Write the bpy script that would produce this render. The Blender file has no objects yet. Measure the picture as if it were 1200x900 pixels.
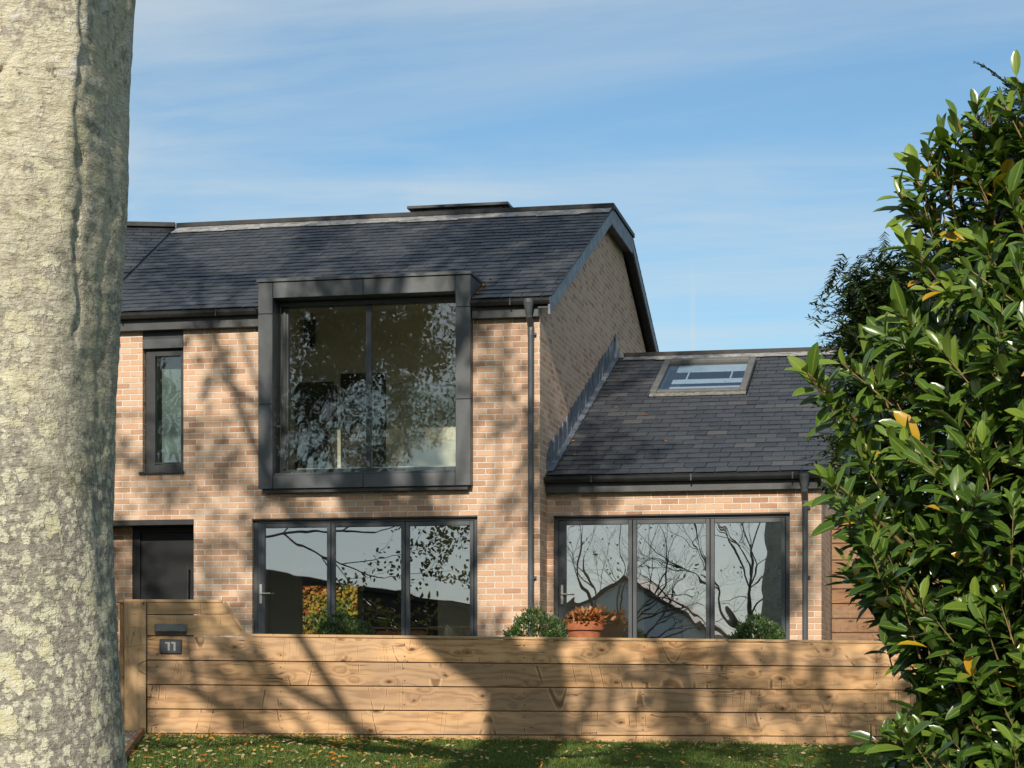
import bpy, math, random
import numpy as np
from mathutils import Vector, Matrix, Euler

scene = bpy.context.scene
COL = scene.collection
R = math.radians
EYE = 1.6

# ---------------------------------------------------------------- camera
cd = bpy.data.cameras.new("camera")
cam = bpy.data.objects.new("camera", cd)
COL.objects.link(cam)
YAW = 11.52
cam.location = (0, 0, EYE)
cam.rotation_euler = (R(90), 0, R(YAW))
cd.sensor_width = 36.0
cd.lens = 71.4
cd.shift_y = 335.0 / 1200.0
cd.clip_start = 0.1
cd.clip_end = 3000
scene.camera = cam

# ---------------------------------------------------------------- light
SUN_EL, SUN_AZ = 24.8, 3.6          # azimuth measured from the wall normal towards +X
w = bpy.data.worlds.new("World")
scene.world = w
w.use_nodes = True
nt = w.node_tree
nt.nodes.clear()
def wn(t, **k):
    n = nt.nodes.new(t)
    for a, b in k.items(): setattr(n, a, b)
    return n
sky = wn('ShaderNodeTexSky', sky_type='NISHITA')
sky.sun_disc = False
sky.sun_elevation = R(SUN_EL)
sky.sun_rotation = R(180 - SUN_AZ)
sky.air_density = 1.0
sky.dust_density = 0.6
sky.ozone_density = 2.6
tc = wn('ShaderNodeTexCoord')
sep = wn('ShaderNodeSeparateXYZ')
nt.links.new(tc.outputs['Generated'], sep.inputs[0])
def wmath(op, a, b=None):
    m = wn('ShaderNodeMath', operation=op)
    for i, v in enumerate((a, b)):
        if v is None: continue
        if isinstance(v, (int, float)): m.inputs[i].default_value = v
        else: nt.links.new(v, m.inputs[i])
    return m.outputs[0]
zz = wmath('ADD', wmath('MAXIMUM', sep.outputs[2], 0.0), 0.09)
px_ = wmath('DIVIDE', sep.outputs[0], zz)
py_ = wmath('DIVIDE', sep.outputs[1], zz)
comb = wn('ShaderNodeCombineXYZ')
nt.links.new(px_, comb.inputs[0]); nt.links.new(py_, comb.inputs[1])
def cloud(rot, scl, loc, nscale, detail, lo, hi, dist=0.6, src=None):
    mp = wn('ShaderNodeMapping')
    nt.links.new(src or comb.outputs[0], mp.inputs[0])
    mp.inputs['Location'].default_value = loc
    mp.inputs['Rotation'].default_value = (0, 0, rot)
    mp.inputs['Scale'].default_value = scl
    nz = wn('ShaderNodeTexNoise')
    nz.inputs['Scale'].default_value = nscale
    nz.inputs['Detail'].default_value = detail
    nz.inputs['Roughness'].default_value = 0.6
    nz.inputs['Distortion'].default_value = dist
    nt.links.new(mp.outputs[0], nz.inputs['Vector'])
    r = wn('ShaderNodeMapRange', interpolation_type='SMOOTHSTEP')
    r.inputs['From Min'].default_value = lo
    r.inputs['From Max'].default_value = hi
    nt.links.new(nz.outputs['Fac'], r.inputs['Value'])
    return r.outputs[0]
c1 = cloud(R(-16), (0.55, 1.7, 1), (1.3, 0.4, 0), 0.8, 6, 0.42, 0.70, 0.8)
c2 = cloud(0.0, (9, 9, 15), (4.1, 2.2, 0.3), 1.0, 7, 0.46, 0.66, 0.3, tc.outputs['Generated'])
c3 = cloud(R(-20), (0.35, 1.6, 1), (7.3, 1.4, 0), 1.1, 7, 0.36, 0.74, 1.0)
low = wn('ShaderNodeMapRange', interpolation_type='SMOOTHSTEP')
low.inputs['From Min'].default_value = 0.30; low.inputs['From Max'].default_value = 0.10
nt.links.new(sep.outputs[2], low.inputs['Value'])
lft = wn('ShaderNodeMapRange', interpolation_type='SMOOTHSTEP')
lft.inputs['From Min'].default_value = -0.16; lft.inputs['From Max'].default_value = -0.34
nt.links.new(sep.outputs[0], lft.inputs['Value'])
back = wn('ShaderNodeMapRange', interpolation_type='SMOOTHSTEP')
back.inputs['From Min'].default_value = 0.1; back.inputs['From Max'].default_value = -0.7
nt.links.new(sep.outputs[1], back.inputs['Value'])
puff = wmath('MULTIPLY', wmath('MULTIPLY', c2, low.outputs[0]), wmath('ADD', 0.15, wmath('MULTIPLY', lft.outputs[0], 0.85)))
fac = wmath('ADD', wmath('ADD', wmath('MULTIPLY', c1, 0.40), wmath('MULTIPLY', c3, 0.34)), puff)
fac = wmath('ADD', fac, wmath('MULTIPLY', back.outputs[0], 0.7))
# faint vapour trail low in the north
trail = wmath('POWER', 2.718, wmath('MULTIPLY', -1.0, wmath('POWER', wmath('DIVIDE', wmath('ADD', wmath('DIVIDE', sep.outputs[0], wmath('MAXIMUM', sep.outputs[1], 0.05)), 0.1127), 0.0011), 2.0)))
tz = wn('ShaderNodeMapRange', interpolation_type='SMOOTHSTEP')
tz.inputs['From Min'].default_value = 0.205; tz.inputs['From Max'].default_value = 0.165
nt.links.new(sep.outputs[2], tz.inputs['Value'])
fac = wmath('ADD', fac, wmath('MULTIPLY', wmath('MULTIPLY', trail, tz.outputs[0]), 0.22))
fac = wmath('ADD', fac, wmath('MULTIPLY', low.outputs[0], 0.07))
fac = wmath('MINIMUM', fac, 0.85)
mix = wn('ShaderNodeMix', data_type='RGBA')
nt.links.new(fac, mix.inputs[0])
tint = wn('ShaderNodeMix', data_type='RGBA', blend_type='MULTIPLY')
tint.inputs[0].default_value = 1.0
nt.links.new(sky.outputs[0], tint.inputs[6])
tint.inputs[7].default_value = (0.87, 1.045, 1.055, 1)
nt.links.new(tint.outputs[2], mix.inputs[6])
mix.inputs[7].default_value = (5.7, 6.3, 6.45, 1)
bg = wn('ShaderNodeBackground')
nt.links.new(mix.outputs[2], bg.inputs[0])
bg.inputs[1].default_value = 0.115
wo = wn('ShaderNodeOutputWorld')
nt.links.new(bg.outputs[0], wo.inputs[0])

sl = bpy.data.lights.new("sun", 'SUN')
sl.energy = 5.0
sl.angle = R(0.45)
sl.color = (1.0, 0.90, 0.76)
sun = bpy.data.objects.new("sun", sl)
COL.objects.link(sun)
sdir = Vector((-math.sin(R(SUN_AZ)) * math.cos(R(SUN_EL)), math.cos(R(SUN_AZ)) * math.cos(R(SUN_EL)), -math.sin(R(SUN_EL))))
sun.rotation_euler = sdir.to_track_quat('-Z', 'Y').to_euler()
sun.location = (0, -20, 30)

scene.view_settings.view_transform = 'Standard'
scene.view_settings.look = 'None'
scene.view_settings.gamma = 1.0
scene.view_settings.exposure = 0.0
scene.cycles.max_bounces = 8
scene.cycles.transparent_max_bounces = 16
scene.cycles.caustics_reflective = False
scene.cycles.caustics_refractive = False
scene.cycles.use_denoising = True
scene.cycles.sample_clamp_indirect = 6.0

# ---------------------------------------------------------------- helpers
class MB:
    def __init__(s):
        s.v = []; s.f = []; s.m = []; s.r = []; s.uv = []
        s.rnd = 0.5; s.mi = 0
    def add(s, vs, fs, uvs=None):
        o = len(s.v)
        s.v.extend([tuple(p) for p in vs])
        s.r.extend([s.rnd] * len(vs))
        s.uv.extend(uvs if uvs else [(0.0, 0.0)] * len(vs))
        for f in fs:
            s.f.append([i + o for i in f]); s.m.append(s.mi)
        return s
    def box(s, x0, x1, y0, y1, z0, z1):
        return s.obox((x0, y0, z0), (x1 - x0, 0, 0), (0, y1 - y0, 0), (0, 0, z1 - z0))
    def obox(s, o, a, b, c, uvs=None):
        o, a, b, c = Vector(o), Vector(a), Vector(b), Vector(c)
        vs = [o, o + a, o + a + b, o + b, o + c, o + a + c, o + a + b + c, o + b + c]
        fs = [(0, 3, 2, 1), (4, 5, 6, 7), (0, 1, 5, 4), (1, 2, 6, 5), (2, 3, 7, 6), (3, 0, 4, 7)]
        if a.cross(b).dot(c) < 0: fs = [f[::-1] for f in fs]
        return s.add(vs, fs, uvs)
    def prism(s, poly, d):
        """closed polygon (3D points) swept by the vector d"""
        d = Vector(d); n = len(poly)
        vs = [Vector(p) for p in poly] + [Vector(p) + d for p in poly]
        fs = [list(range(n))[::-1], list(range(n, 2 * n))]
        for i in range(n):
            j = (i + 1) % n
            fs.append([i, j, n + j, n + i])
        nrm = sum(((vs[i] - vs[0]).cross(vs[i + 1] - vs[0]) for i in range(1, n - 1)), Vector())
        if nrm.dot(d) < 0: fs = [f[::-1] for f in fs]
        return s.add(vs, fs)
    def tube(s, pts, rads, n=8, cap=True):
        pts = [Vector(p) for p in pts]
        vs = []; fs = []
        prev = None
        for i, p in enumerate(pts):
            t = (pts[min(i + 1, len(pts) - 1)] - pts[max(i - 1, 0)])
            t = t.normalized() if t.length > 1e-9 else Vector((0, 0, 1))
            if prev is None:
                a = t.orthogonal().normalized()
            else:
                a = prev - t * prev.dot(t)
                a = a.normalized() if a.length > 1e-6 else t.orthogonal().normalized()
            prev = a
            b = t.cross(a)
            r = rads[i] if hasattr(rads, '__len__') else rads
            for k in range(n):
                q = 2 * math.pi * k / n
                vs.append(p + (a * math.cos(q) + b * math.sin(q)) * r)
        for i in range(len(pts) - 1):
            for k in range(n):
                l = (k + 1) % n
                fs.append((i * n + k, i * n + l, (i + 1) * n + l, (i + 1) * n + k))
        if cap:
            fs.append(tuple(range(n))[::-1]); fs.append(tuple(range((len(pts) - 1) * n, len(pts) * n)))
        return s.add(vs, fs)
    def build(s, name, mats, parent=None, bevel=0.0, smooth=False, shadow=True):
        me = bpy.data.meshes.new(name)
        me.from_pydata(s.v, [], s.f)
        if not isinstance(mats, (list, tuple)): mats = [mats]
        for m in mats: me.materials.append(m)
        me.polygons.foreach_set('material_index', s.m)
        at = me.attributes.new('rnd', 'FLOAT', 'POINT')
        at.data.foreach_set('value', s.r)
        if any(u != (0.0, 0.0) for u in s.uv):
            a2 = me.attributes.new('wuv', 'FLOAT2', 'POINT')
            a2.data.foreach_set('vector', [c for u in s.uv for c in u])
        if smooth: me.polygons.foreach_set('use_smooth', [True] * len(s.f))
        me.update()
        o = bpy.data.objects.new(name, me)
        COL.objects.link(o)
        put(o, parent)
        if bevel:
            b = o.modifiers.new('bevel', 'BEVEL'); b.width = bevel; b.segments = 2; b.limit_method = 'ANGLE'; b.angle_limit = R(35)
        return o

def put(o, parent):
    """parent while the mesh keeps its world coordinates"""
    if parent is None: return
    o.parent = parent
    p = parent; mat = Matrix.Identity(4)
    while p is not None and p.type == 'EMPTY':
        mat = Matrix.Translation(p.location) @ mat
        p = p.parent
    o.matrix_parent_inverse = mat.inverted() if parent.type == 'EMPTY' else Matrix.Identity(4)

def tag(o, label, cat, group=None, kind=None):
    if label: o['label'] = label
    if cat: o['category'] = cat
    if group: o['group'] = group
    if kind: o['kind'] = kind
    return o
def thing(name, label, cat, loc=(0, 0, 0), group=None):
    o = bpy.data.objects.new(name, None)
    o.empty_display_size = 0.3
    COL.objects.link(o); o.location = loc
    return tag(o, label, cat, group)

def leaf_mesh(name, mat, P, D, N, L, W, rnd, parent=None, tmpl='oval', curl=0.12):
    """many leaves in one mesh. P base points, D axis, N face normal (n,3); L, W, rnd (n,)"""
    P = np.asarray(P, float); D = np.asarray(D, float); N = np.asarray(N, float)
    n = len(P)
    D /= np.linalg.norm(D, axis=1)[:, None]
    S = np.cross(D, N); S /= (np.linalg.norm(S, axis=1)[:, None] + 1e-9)
    N = np.cross(S, D)
    if tmpl == 'oval':
        ts = np.array([0.0, .14, .38, .66, .88, 1.0]); ws = np.array([.06, .52, .93, 1.0, .58, .03])
        fold = 0.22
    elif tmpl == 'small':
        ts = np.array([0.0, .5, 1.0]); ws = np.array([.25, 1.0, .15]); fold = 0.1
    else:
        ts = np.array([0.0, 1.0]); ws = np.array([1.0, .35]); fold = 0.0
    m = len(ts)
    cols = 3 if tmpl == 'oval' else 2
    V = np.zeros((n, m, cols, 3))
    for i, (t, wd) in enumerate(zip(ts, ws)):
        c = P + D * (L * t)[:, None] - N * (curl * L * t * t)[:, None]
        h = (W * .5 * wd)[:, None]
        if cols == 3:
            V[:, i, 0] = c - S * h + N * h * fold * 2
            V[:, i, 1] = c
            V[:, i, 2] = c + S * h + N * h * fold * 2
        else:
            V[:, i, 0] = c - S * h; V[:, i, 1] = c + S * h
    q = []
    for i in range(m - 1):
        for k in range(cols - 1):
            a = i * cols + k
            q.append((a, a + 1, a + cols + 1, a + cols))
    q = np.array(q)
    F = (q[None] + (np.arange(n) * m * cols)[:, None, None]).reshape(-1, 4)
    o = quads(name, mat, V.reshape(-1, 3), F, np.repeat(rnd, m * cols), parent, smooth=(tmpl == 'oval'))
    if cols == 3:
        at = o.data.attributes.new('rib', 'FLOAT', 'POINT')
        at.data.foreach_set('value', np.tile(np.array([0, 1, 0], dtype=np.float32), n * m))
    return o

def quads(name, mat, V, F, rnd, parent=None, smooth=False):
    me = bpy.data.meshes.new(name)
    V = np.ascontiguousarray(V, dtype=np.float32); F = np.ascontiguousarray(F, dtype=np.int32)
    k = F.shape[1]
    me.vertices.add(len(V)); me.vertices.foreach_set('co', V.ravel())
    me.loops.add(F.size); me.loops.foreach_set('vertex_index', F.ravel())
    me.polygons.add(len(F))
    me.polygons.foreach_set('loop_start', np.arange(0, F.size, k, dtype=np.int32))
    if smooth: me.polygons.foreach_set('use_smooth', np.ones(len(F), dtype=bool))
    at = me.attributes.new('rnd', 'FLOAT', 'POINT')
    at.data.foreach_set('value', np.ascontiguousarray(rnd, dtype=np.float32))
    me.materials.append(mat)
    me.update(calc_edges=True); me.validate()
    o = bpy.data.objects.new(name, me)
    COL.objects.link(o); put(o, parent)
    return o

# ---------------------------------------------------------------- materials
class NT:
    def __init__(s, name):
        s.mat = bpy.data.materials.new(name); s.mat.use_nodes = True
        s.t = s.mat.node_tree; s.b = s.t.nodes['Principled BSDF']; s.out = s.t.nodes['Material Output']
    def n(s, t, **k):
        x = s.t.nodes.new(t)
        for a, b in k.items():
            if a in x.inputs.keys() if False else False: pass
            setattr(x, a, b)
        return x
    def link(s, a, b): s.t.links.new(a, b)
    def put(s, sock, v):
        if isinstance(v, (int, float)): sock.default_value = v
        elif isinstance(v, (tuple, list)): sock.default_value = v if len(v) != 3 or sock.type == 'VECTOR' else (*v, 1)
        else: s.link(v, sock)
    def math(s, op, a, b=None, c=None, clamp=False):
        m = s.n('ShaderNodeMath', operation=op); m.use_clamp = clamp
        for i, v in enumerate((a, b, c)):
            if v is not None: s.put(m.inputs[i], v)
        return m.outputs[0]
    def mix(s, f, a, b, mode='MIX'):
        m = s.n('ShaderNodeMix', data_type='RGBA', blend_type=mode)
        s.put(m.inputs[0], f); s.put(m.inputs[6], a); s.put(m.inputs[7], b)
        return m.outputs[2]
    def noise(s, vec, scale, detail=4, rough=.55, dist=0.0, out='Fac'):
        x = s.n('ShaderNodeTexNoise')
        if vec is not None: s.link(vec, x.inputs['Vector'])
        x.inputs['Scale'].default_value = scale; x.inputs['Detail'].default_value = detail
        x.inputs['Roughness'].default_value = rough; x.inputs['Distortion'].default_value = dist
        return x.outputs[out]
    def voro(s, vec, scale, feature='F1', out='Distance', rand=1.0):
        x = s.n('ShaderNodeTexVoronoi', feature=feature)
        if vec is not None: s.link(vec, x.inputs['Vector'])
        x.inputs['Scale'].default_value = scale; x.inputs['Randomness'].default_value = rand
        return x.outputs[out]
    def ramp(s, f, stops, interp='LINEAR'):
        x = s.n('ShaderNodeValToRGB'); x.color_ramp.interpolation = interp
        e = x.color_ramp.elements
        while len(e) < len(stops): e.new(0.5)
        for i, (p, c) in enumerate(stops):
            e[i].position = p
            e[i].color = (*c, 1) if hasattr(c, '__len__') else (c, c, c, 1)
        s.put(x.inputs[0], f)
        return x.outputs[0]
    def smooth(s, v, lo, hi, t0=0.0, t1=1.0):
        x = s.n('ShaderNodeMapRange', interpolation_type='SMOOTHSTEP')
        s.put(x.inputs['Value'], v)
        x.inputs['From Min'].default_value = lo; x.inputs['From Max'].default_value = hi
        x.inputs['To Min'].default_value = t0; x.inputs['To Max'].default_value = t1
        return x.outputs[0]
    def obj(s): return s.n('ShaderNodeTexCoord').outputs['Object']
    def attr(s, name, out='Fac'):
        x = s.n('ShaderNodeAttribute'); x.attribute_name = name
        return x.outputs[out]
    def xyz(s, v):
        x = s.n('ShaderNodeSeparateXYZ'); s.link(v, x.inputs[0]); return x.outputs
    def vec(s, a, b, c=0.0):
        x = s.n('ShaderNodeCombineXYZ')
        for i, q in enumerate((a, b, c)): s.put(x.inputs[i], q)
        return x.outputs[0]
    def mapping(s, v, loc=(0, 0, 0), rot=(0, 0, 0), scl=(1, 1, 1)):
        x = s.n('ShaderNodeMapping'); s.link(v, x.inputs[0])
        x.inputs['Location'].default_value = loc; x.inputs['Rotation'].default_value = rot; x.inputs['Scale'].default_value = scl
        return x.outputs[0]
    def bump(s, h, strength=.5, dist=.01, normal=None):
        x = s.n('ShaderNodeBump'); s.put(x.inputs['Height'], h)
        x.inputs['Strength'].default_value = strength; x.inputs['Distance'].default_value = dist
        if normal is not None: s.link(normal, x.inputs['Normal'])
        return x.outputs[0]
    def set(s, color=None, rough=None, normal=None, metal=None, spec=None):
        if color is not None: s.put(s.b.inputs['Base Color'], color)
        if rough is not None: s.put(s.b.inputs['Roughness'], rough)
        if normal is not None: s.link(normal, s.b.inputs['Normal'])
        if metal is not None: s.put(s.b.inputs['Metallic'], metal)
        if spec is not None: s.put(s.b.inputs['Specular IOR Level'], spec)
        return s.mat

def mat_plain(name, color, rough=.5, var=.15, scale=6.0, bump=0.0, metal=0.0, spec=.5):
    m = NT(name); o = m.obj()
    n1 = m.noise(o, scale, 5, .6)
    f = m.smooth(n1, .3, .7)
    c = m.mix(f, tuple(x * (1 - var) for x in color), tuple(min(1, x * (1 + var)) for x in color))
    r = m.math('ADD', m.math('MULTIPLY', m.noise(o, scale * 2.3, 3), .16), rough - .08)
    nm = m.bump(m.noise(o, scale * 8, 3), bump, .004) if bump else None
    return m.set(c, r, nm, metal, spec)

def mat_brick():
    m = NT('brick'); o = m.obj(); x, y, z = m.xyz(o)
    geo = m.n('ShaderNodeNewGeometry')
    nx = m.math('ABSOLUTE', m.xyz(geo.outputs['True Normal'])[0])
    side = m.math('GREATER_THAN', nx, .6)
    u = m.math('ADD', m.math('MULTIPLY', x, m.math('SUBTRACT', 1.0, side)), m.math('MULTIPLY', m.math('ADD', y, .0525), side))
    jit = m.noise(o, 34, 3, .6, out='Color')
    jx, jy, jz = m.xyz(jit)
    row0 = m.math('DIVIDE', m.math('ADD', z, m.math('MULTIPLY', m.math('SUBTRACT', jz, .5), .007)), .075)
    row = m.math('FLOOR', row0)
    half = m.math('MULTIPLY', m.math('MODULO', row, 2.0), .5)
    # each course starts with its own small shift
    wr = m.n('ShaderNodeTexWhiteNoise', noise_dimensions='1D'); m.link(row, wr.inputs['W'])
    sh = m.math('MULTIPLY', m.math('SUBTRACT', wr.outputs['Value'], .5), .05)
    col0 = m.math('ADD', m.math('ADD', m.math('DIVIDE', m.math('ADD', u, m.math('MULTIPLY', m.math('SUBTRACT', jx, .5), .008)), .225), half), sh)
    colf = m.math('FLOOR', col0)
    fx = m.math('MULTIPLY', m.math('FRACT', col0), .225)
    fz = m.math('MULTIPLY', m.math('FRACT', row0), .075)
    ex = m.math('MINIMUM', fx, m.math('SUBTRACT', .225, fx))
    ez = m.math('MINIMUM', fz, m.math('SUBTRACT', .075, fz))
    e = m.math('MINIMUM', ex, ez)
    isb = m.smooth(e, .0056, .0080)
    wnz = m.n('ShaderNodeTexWhiteNoise', noise_dimensions='2D'); m.link(m.vec(colf, row), wnz.inputs['Vector'])
    pick = wnz.outputs['Value']
    tone = m.ramp(pick, [(0, (.38, .195, .114)), (.10, (.485, .272, .166)), (.38, (.565, .336, .212)), (.68, (.61, .380, .245)), (.9, (.64, .435, .300)), (.96, (.44, .225, .13)), (1, (.37, .18, .108))])
    spots = m.noise(o, 55, 5, .7)
    tone = m.mix(m.math('MULTIPLY', m.smooth(spots, .35, .75), .35), tone, (.62, .48, .34))
    dark = m.smooth(m.noise(o, 23, 4, .7), .60, .72)
    tone = m.mix(m.math('MULTIPLY', dark, .45), tone, (.19, .10, .065))
    mort = m.mix(m.noise(o, 60, 3), (.56, .51, .45), (.78, .73, .66))
    c = m.mix(isb, mort, tone)
    wash = m.smooth(m.noise(o, 1.1, 4, .6), .38, .68)
    c = m.mix(m.math('MULTIPLY', wash, .32), c, m.mix(.5, c, (.50, .40, .30)))
    h = m.math('ADD', m.math('MULTIPLY', isb, 1.0), m.math('MULTIPLY', spots, .9))
    h = m.math('ADD', h, m.math('MULTIPLY', m.noise(o, 140, 3, .6), .35))
    h = m.math('ADD', h, m.math('MULTIPLY', wnz.outputs['Value'], .2))
    return m.set(c, .88, m.bump(h, .85, .010), spec=.25)

def mat_slate(name='slate', lit=1.0):
    m = NT(name); o = m.obj(); r = m.attr('rnd')
    base = m.ramp(r, [(0, (.024, .029, .038)), (.3, (.034, .040, .051)), (.75, (.045, .052, .064)), (.96, (.058, .063, .072)), (1, (.085, .085, .086))])
    n1 = m.noise(m.mapping(o, scl=(1, 3, 1)), 9, 5, .65)
    base = m.mix(m.math('MULTIPLY', m.smooth(n1, .35, .75), .5), base, (.085, .084, .084))
    li = m.smooth(m.noise(o, 2.2, 6, .7), .56, .74)
    base = m.mix(m.math('MULTIPLY', li, .45), base, (.13, .122, .108))
    sp = m.smooth(m.noise(o, 48, 2, .5), .74, .80)
    base = m.mix(m.math('MULTIPLY', sp, .5), base, (.22, .20, .165))
    rg = m.math('ADD', .40, m.math('MULTIPLY', m.noise(o, 11, 4), .28))
    return m.set(base, rg, m.bump(m.noise(o, 26, 6, .7), .45, .006), spec=.5)

def mat_wood(name, light, dark, grey=.0, knots=.30):
    m = NT(name)
    uv = m.attr('wuv', 'Vector'); r = m.attr('rnd')
    x, y, z = m.xyz(uv)
    off = m.math('MULTIPLY', r, 37.0)
    p = m.vec(m.math('ADD', x, off), m.math('ADD', y, m.math('MULTIPLY', r, 11.0)), 0.0)
    px, py, pz = m.xyz(p)
    # knots: scattered points that bend the grain around themselves
    kn = m.n('ShaderNodeTexVoronoi', feature='F1'); kn.inputs['Scale'].default_value = 1.0
    wob = m.vec(m.math('ADD', px, m.math('MULTIPLY', m.noise(p, 9, 2), .06)), m.math('ADD', py, m.math('MULTIPLY', m.noise(m.mapping(p, loc=(5, 3, 0)), 9, 2), .03)))
    m.link(m.mapping(wob, scl=(4.0, 7.5, 1)), kn.inputs['Vector'])
    kd = kn.outputs['Distance']
    on = m.math('GREATER_THAN', m.xyz(kn.outputs['Color'])[0], knots)
    ring = m.math('MULTIPLY', m.smooth(kd, .55, .0), on)
    warp = m.noise(m.mapping(p, scl=(.8, 3.5, 1)), 1.5, 3, .55)
    wx = m.math('ADD', m.math('MULTIPLY', py, 60.0), m.math('ADD', m.math('MULTIPLY', ring, 9.0), m.math('MULTIPLY', warp, 26.0)))
    grain = m.math('POWER', m.math('ADD', m.math('MULTIPLY', m.math('SINE', wx), .5), .5), 1.6)
    fine = m.noise(m.mapping(p, scl=(3.0, 150, 1)), 1.0, 4, .65)
    patch = m.noise(m.mapping(p, scl=(1.1, 2.5, 1)), 1.6, 5, .65)
    t = m.math('ADD', m.math('MULTIPLY', grain, -.22), m.math('ADD', m.math('MULTIPLY', fine, .42), m.math('MULTIPLY', patch, .75)))
    c = m.ramp(t, [(.25, dark), (.5, tuple((a * .6 + b * .4) for a, b in zip(light, dark))), (.75, light)])
    tone = m.math('ADD', .80, m.math('MULTIPLY', m.math('FRACT', m.math('MULTIPLY', r, 7.3)), .32))
    c = m.mix(1.0, c, m.vec(tone, tone, tone), 'MULTIPLY')
    if grey:
        gm = m.smooth(m.noise(m.mapping(p, loc=(2, 9, 0), scl=(.5, 1.6, 1)), 1.0, 4, .6), .40, .62)
        c = m.mix(m.math('MULTIPLY', gm, grey), c, (.27, .205, .15))
    # streaks across the board where branches left the trunk
    lean = m.math('MULTIPLY', m.math('SUBTRACT', m.noise(m.mapping(p, scl=(1, .1, 1)), .8, 0), .5), 2.2)
    wv = m.math('ADD', m.math('MULTIPLY', px, 4.2), m.math('ADD', m.math('MULTIPLY', m.math('MULTIPLY', py, 4.2), lean), m.math('MULTIPLY', m.noise(p, 14, 2), .05)))
    st = m.n('ShaderNodeTexVoronoi', feature='F1', voronoi_dimensions='1D'); m.put(st.inputs['W'], wv); st.inputs['Scale'].default_value = 1.0
    present = m.math('GREATER_THAN', m.xyz(st.outputs['Color'])[1], .45)
    part = m.smooth(m.noise(m.mapping(p, loc=(8, 1, 0), scl=(1.5, 5, 1)), 1.4, 2), .44, .56)
    sk = m.math('MULTIPLY', m.math('MULTIPLY', m.smooth(st.outputs['Distance'], .085, .02), present), part)
    c = m.mix(m.math('MULTIPLY', sk, .75), c, tuple(q * .48 for q in dark))
    lightk = m.math('MULTIPLY', m.math('MULTIPLY', m.smooth(m.math('ABSOLUTE', m.math('SUBTRACT', st.outputs['Distance'], .13)), .05, .0), present), part)
    c = m.mix(m.math('MULTIPLY', lightk, .5), c, tuple(min(1, q * 1.15) for q in light))
    core = m.math('MULTIPLY', m.smooth(kd, .135, .06), on)
    halo = m.math('MULTIPLY', m.smooth(kd, .30, .10), on)
    c = m.mix(m.math('MULTIPLY', halo, .55), c, tuple(q * .75 for q in dark))
    c = m.mix(m.math('MULTIPLY', core, .85), c, (.060, .026, .011))
    crack = m.math('MULTIPLY', m.smooth(m.math('ABSOLUTE', m.math('SUBTRACT', m.noise(m.mapping(p, loc=(1, 4, 0), scl=(.35, 4.0, 1)), 1.7, 3, .5), .5)), .006, .002), m.smooth(m.noise(p, 1.3, 2), .5, .6))
    c = m.mix(m.math('MULTIPLY', crack, .8), c, (.05, .028, .014))
    h = m.math('ADD', m.math('MULTIPLY', fine, .6), m.math('MULTIPLY', grain, -.25))
    h = m.math('SUBTRACT', h, m.math('ADD', m.math('MULTIPLY', sk, .5), m.math('MULTIPLY', crack, .8)))
    return m.set(c, .72, m.bump(h, .6, .004), spec=.3)

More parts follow.
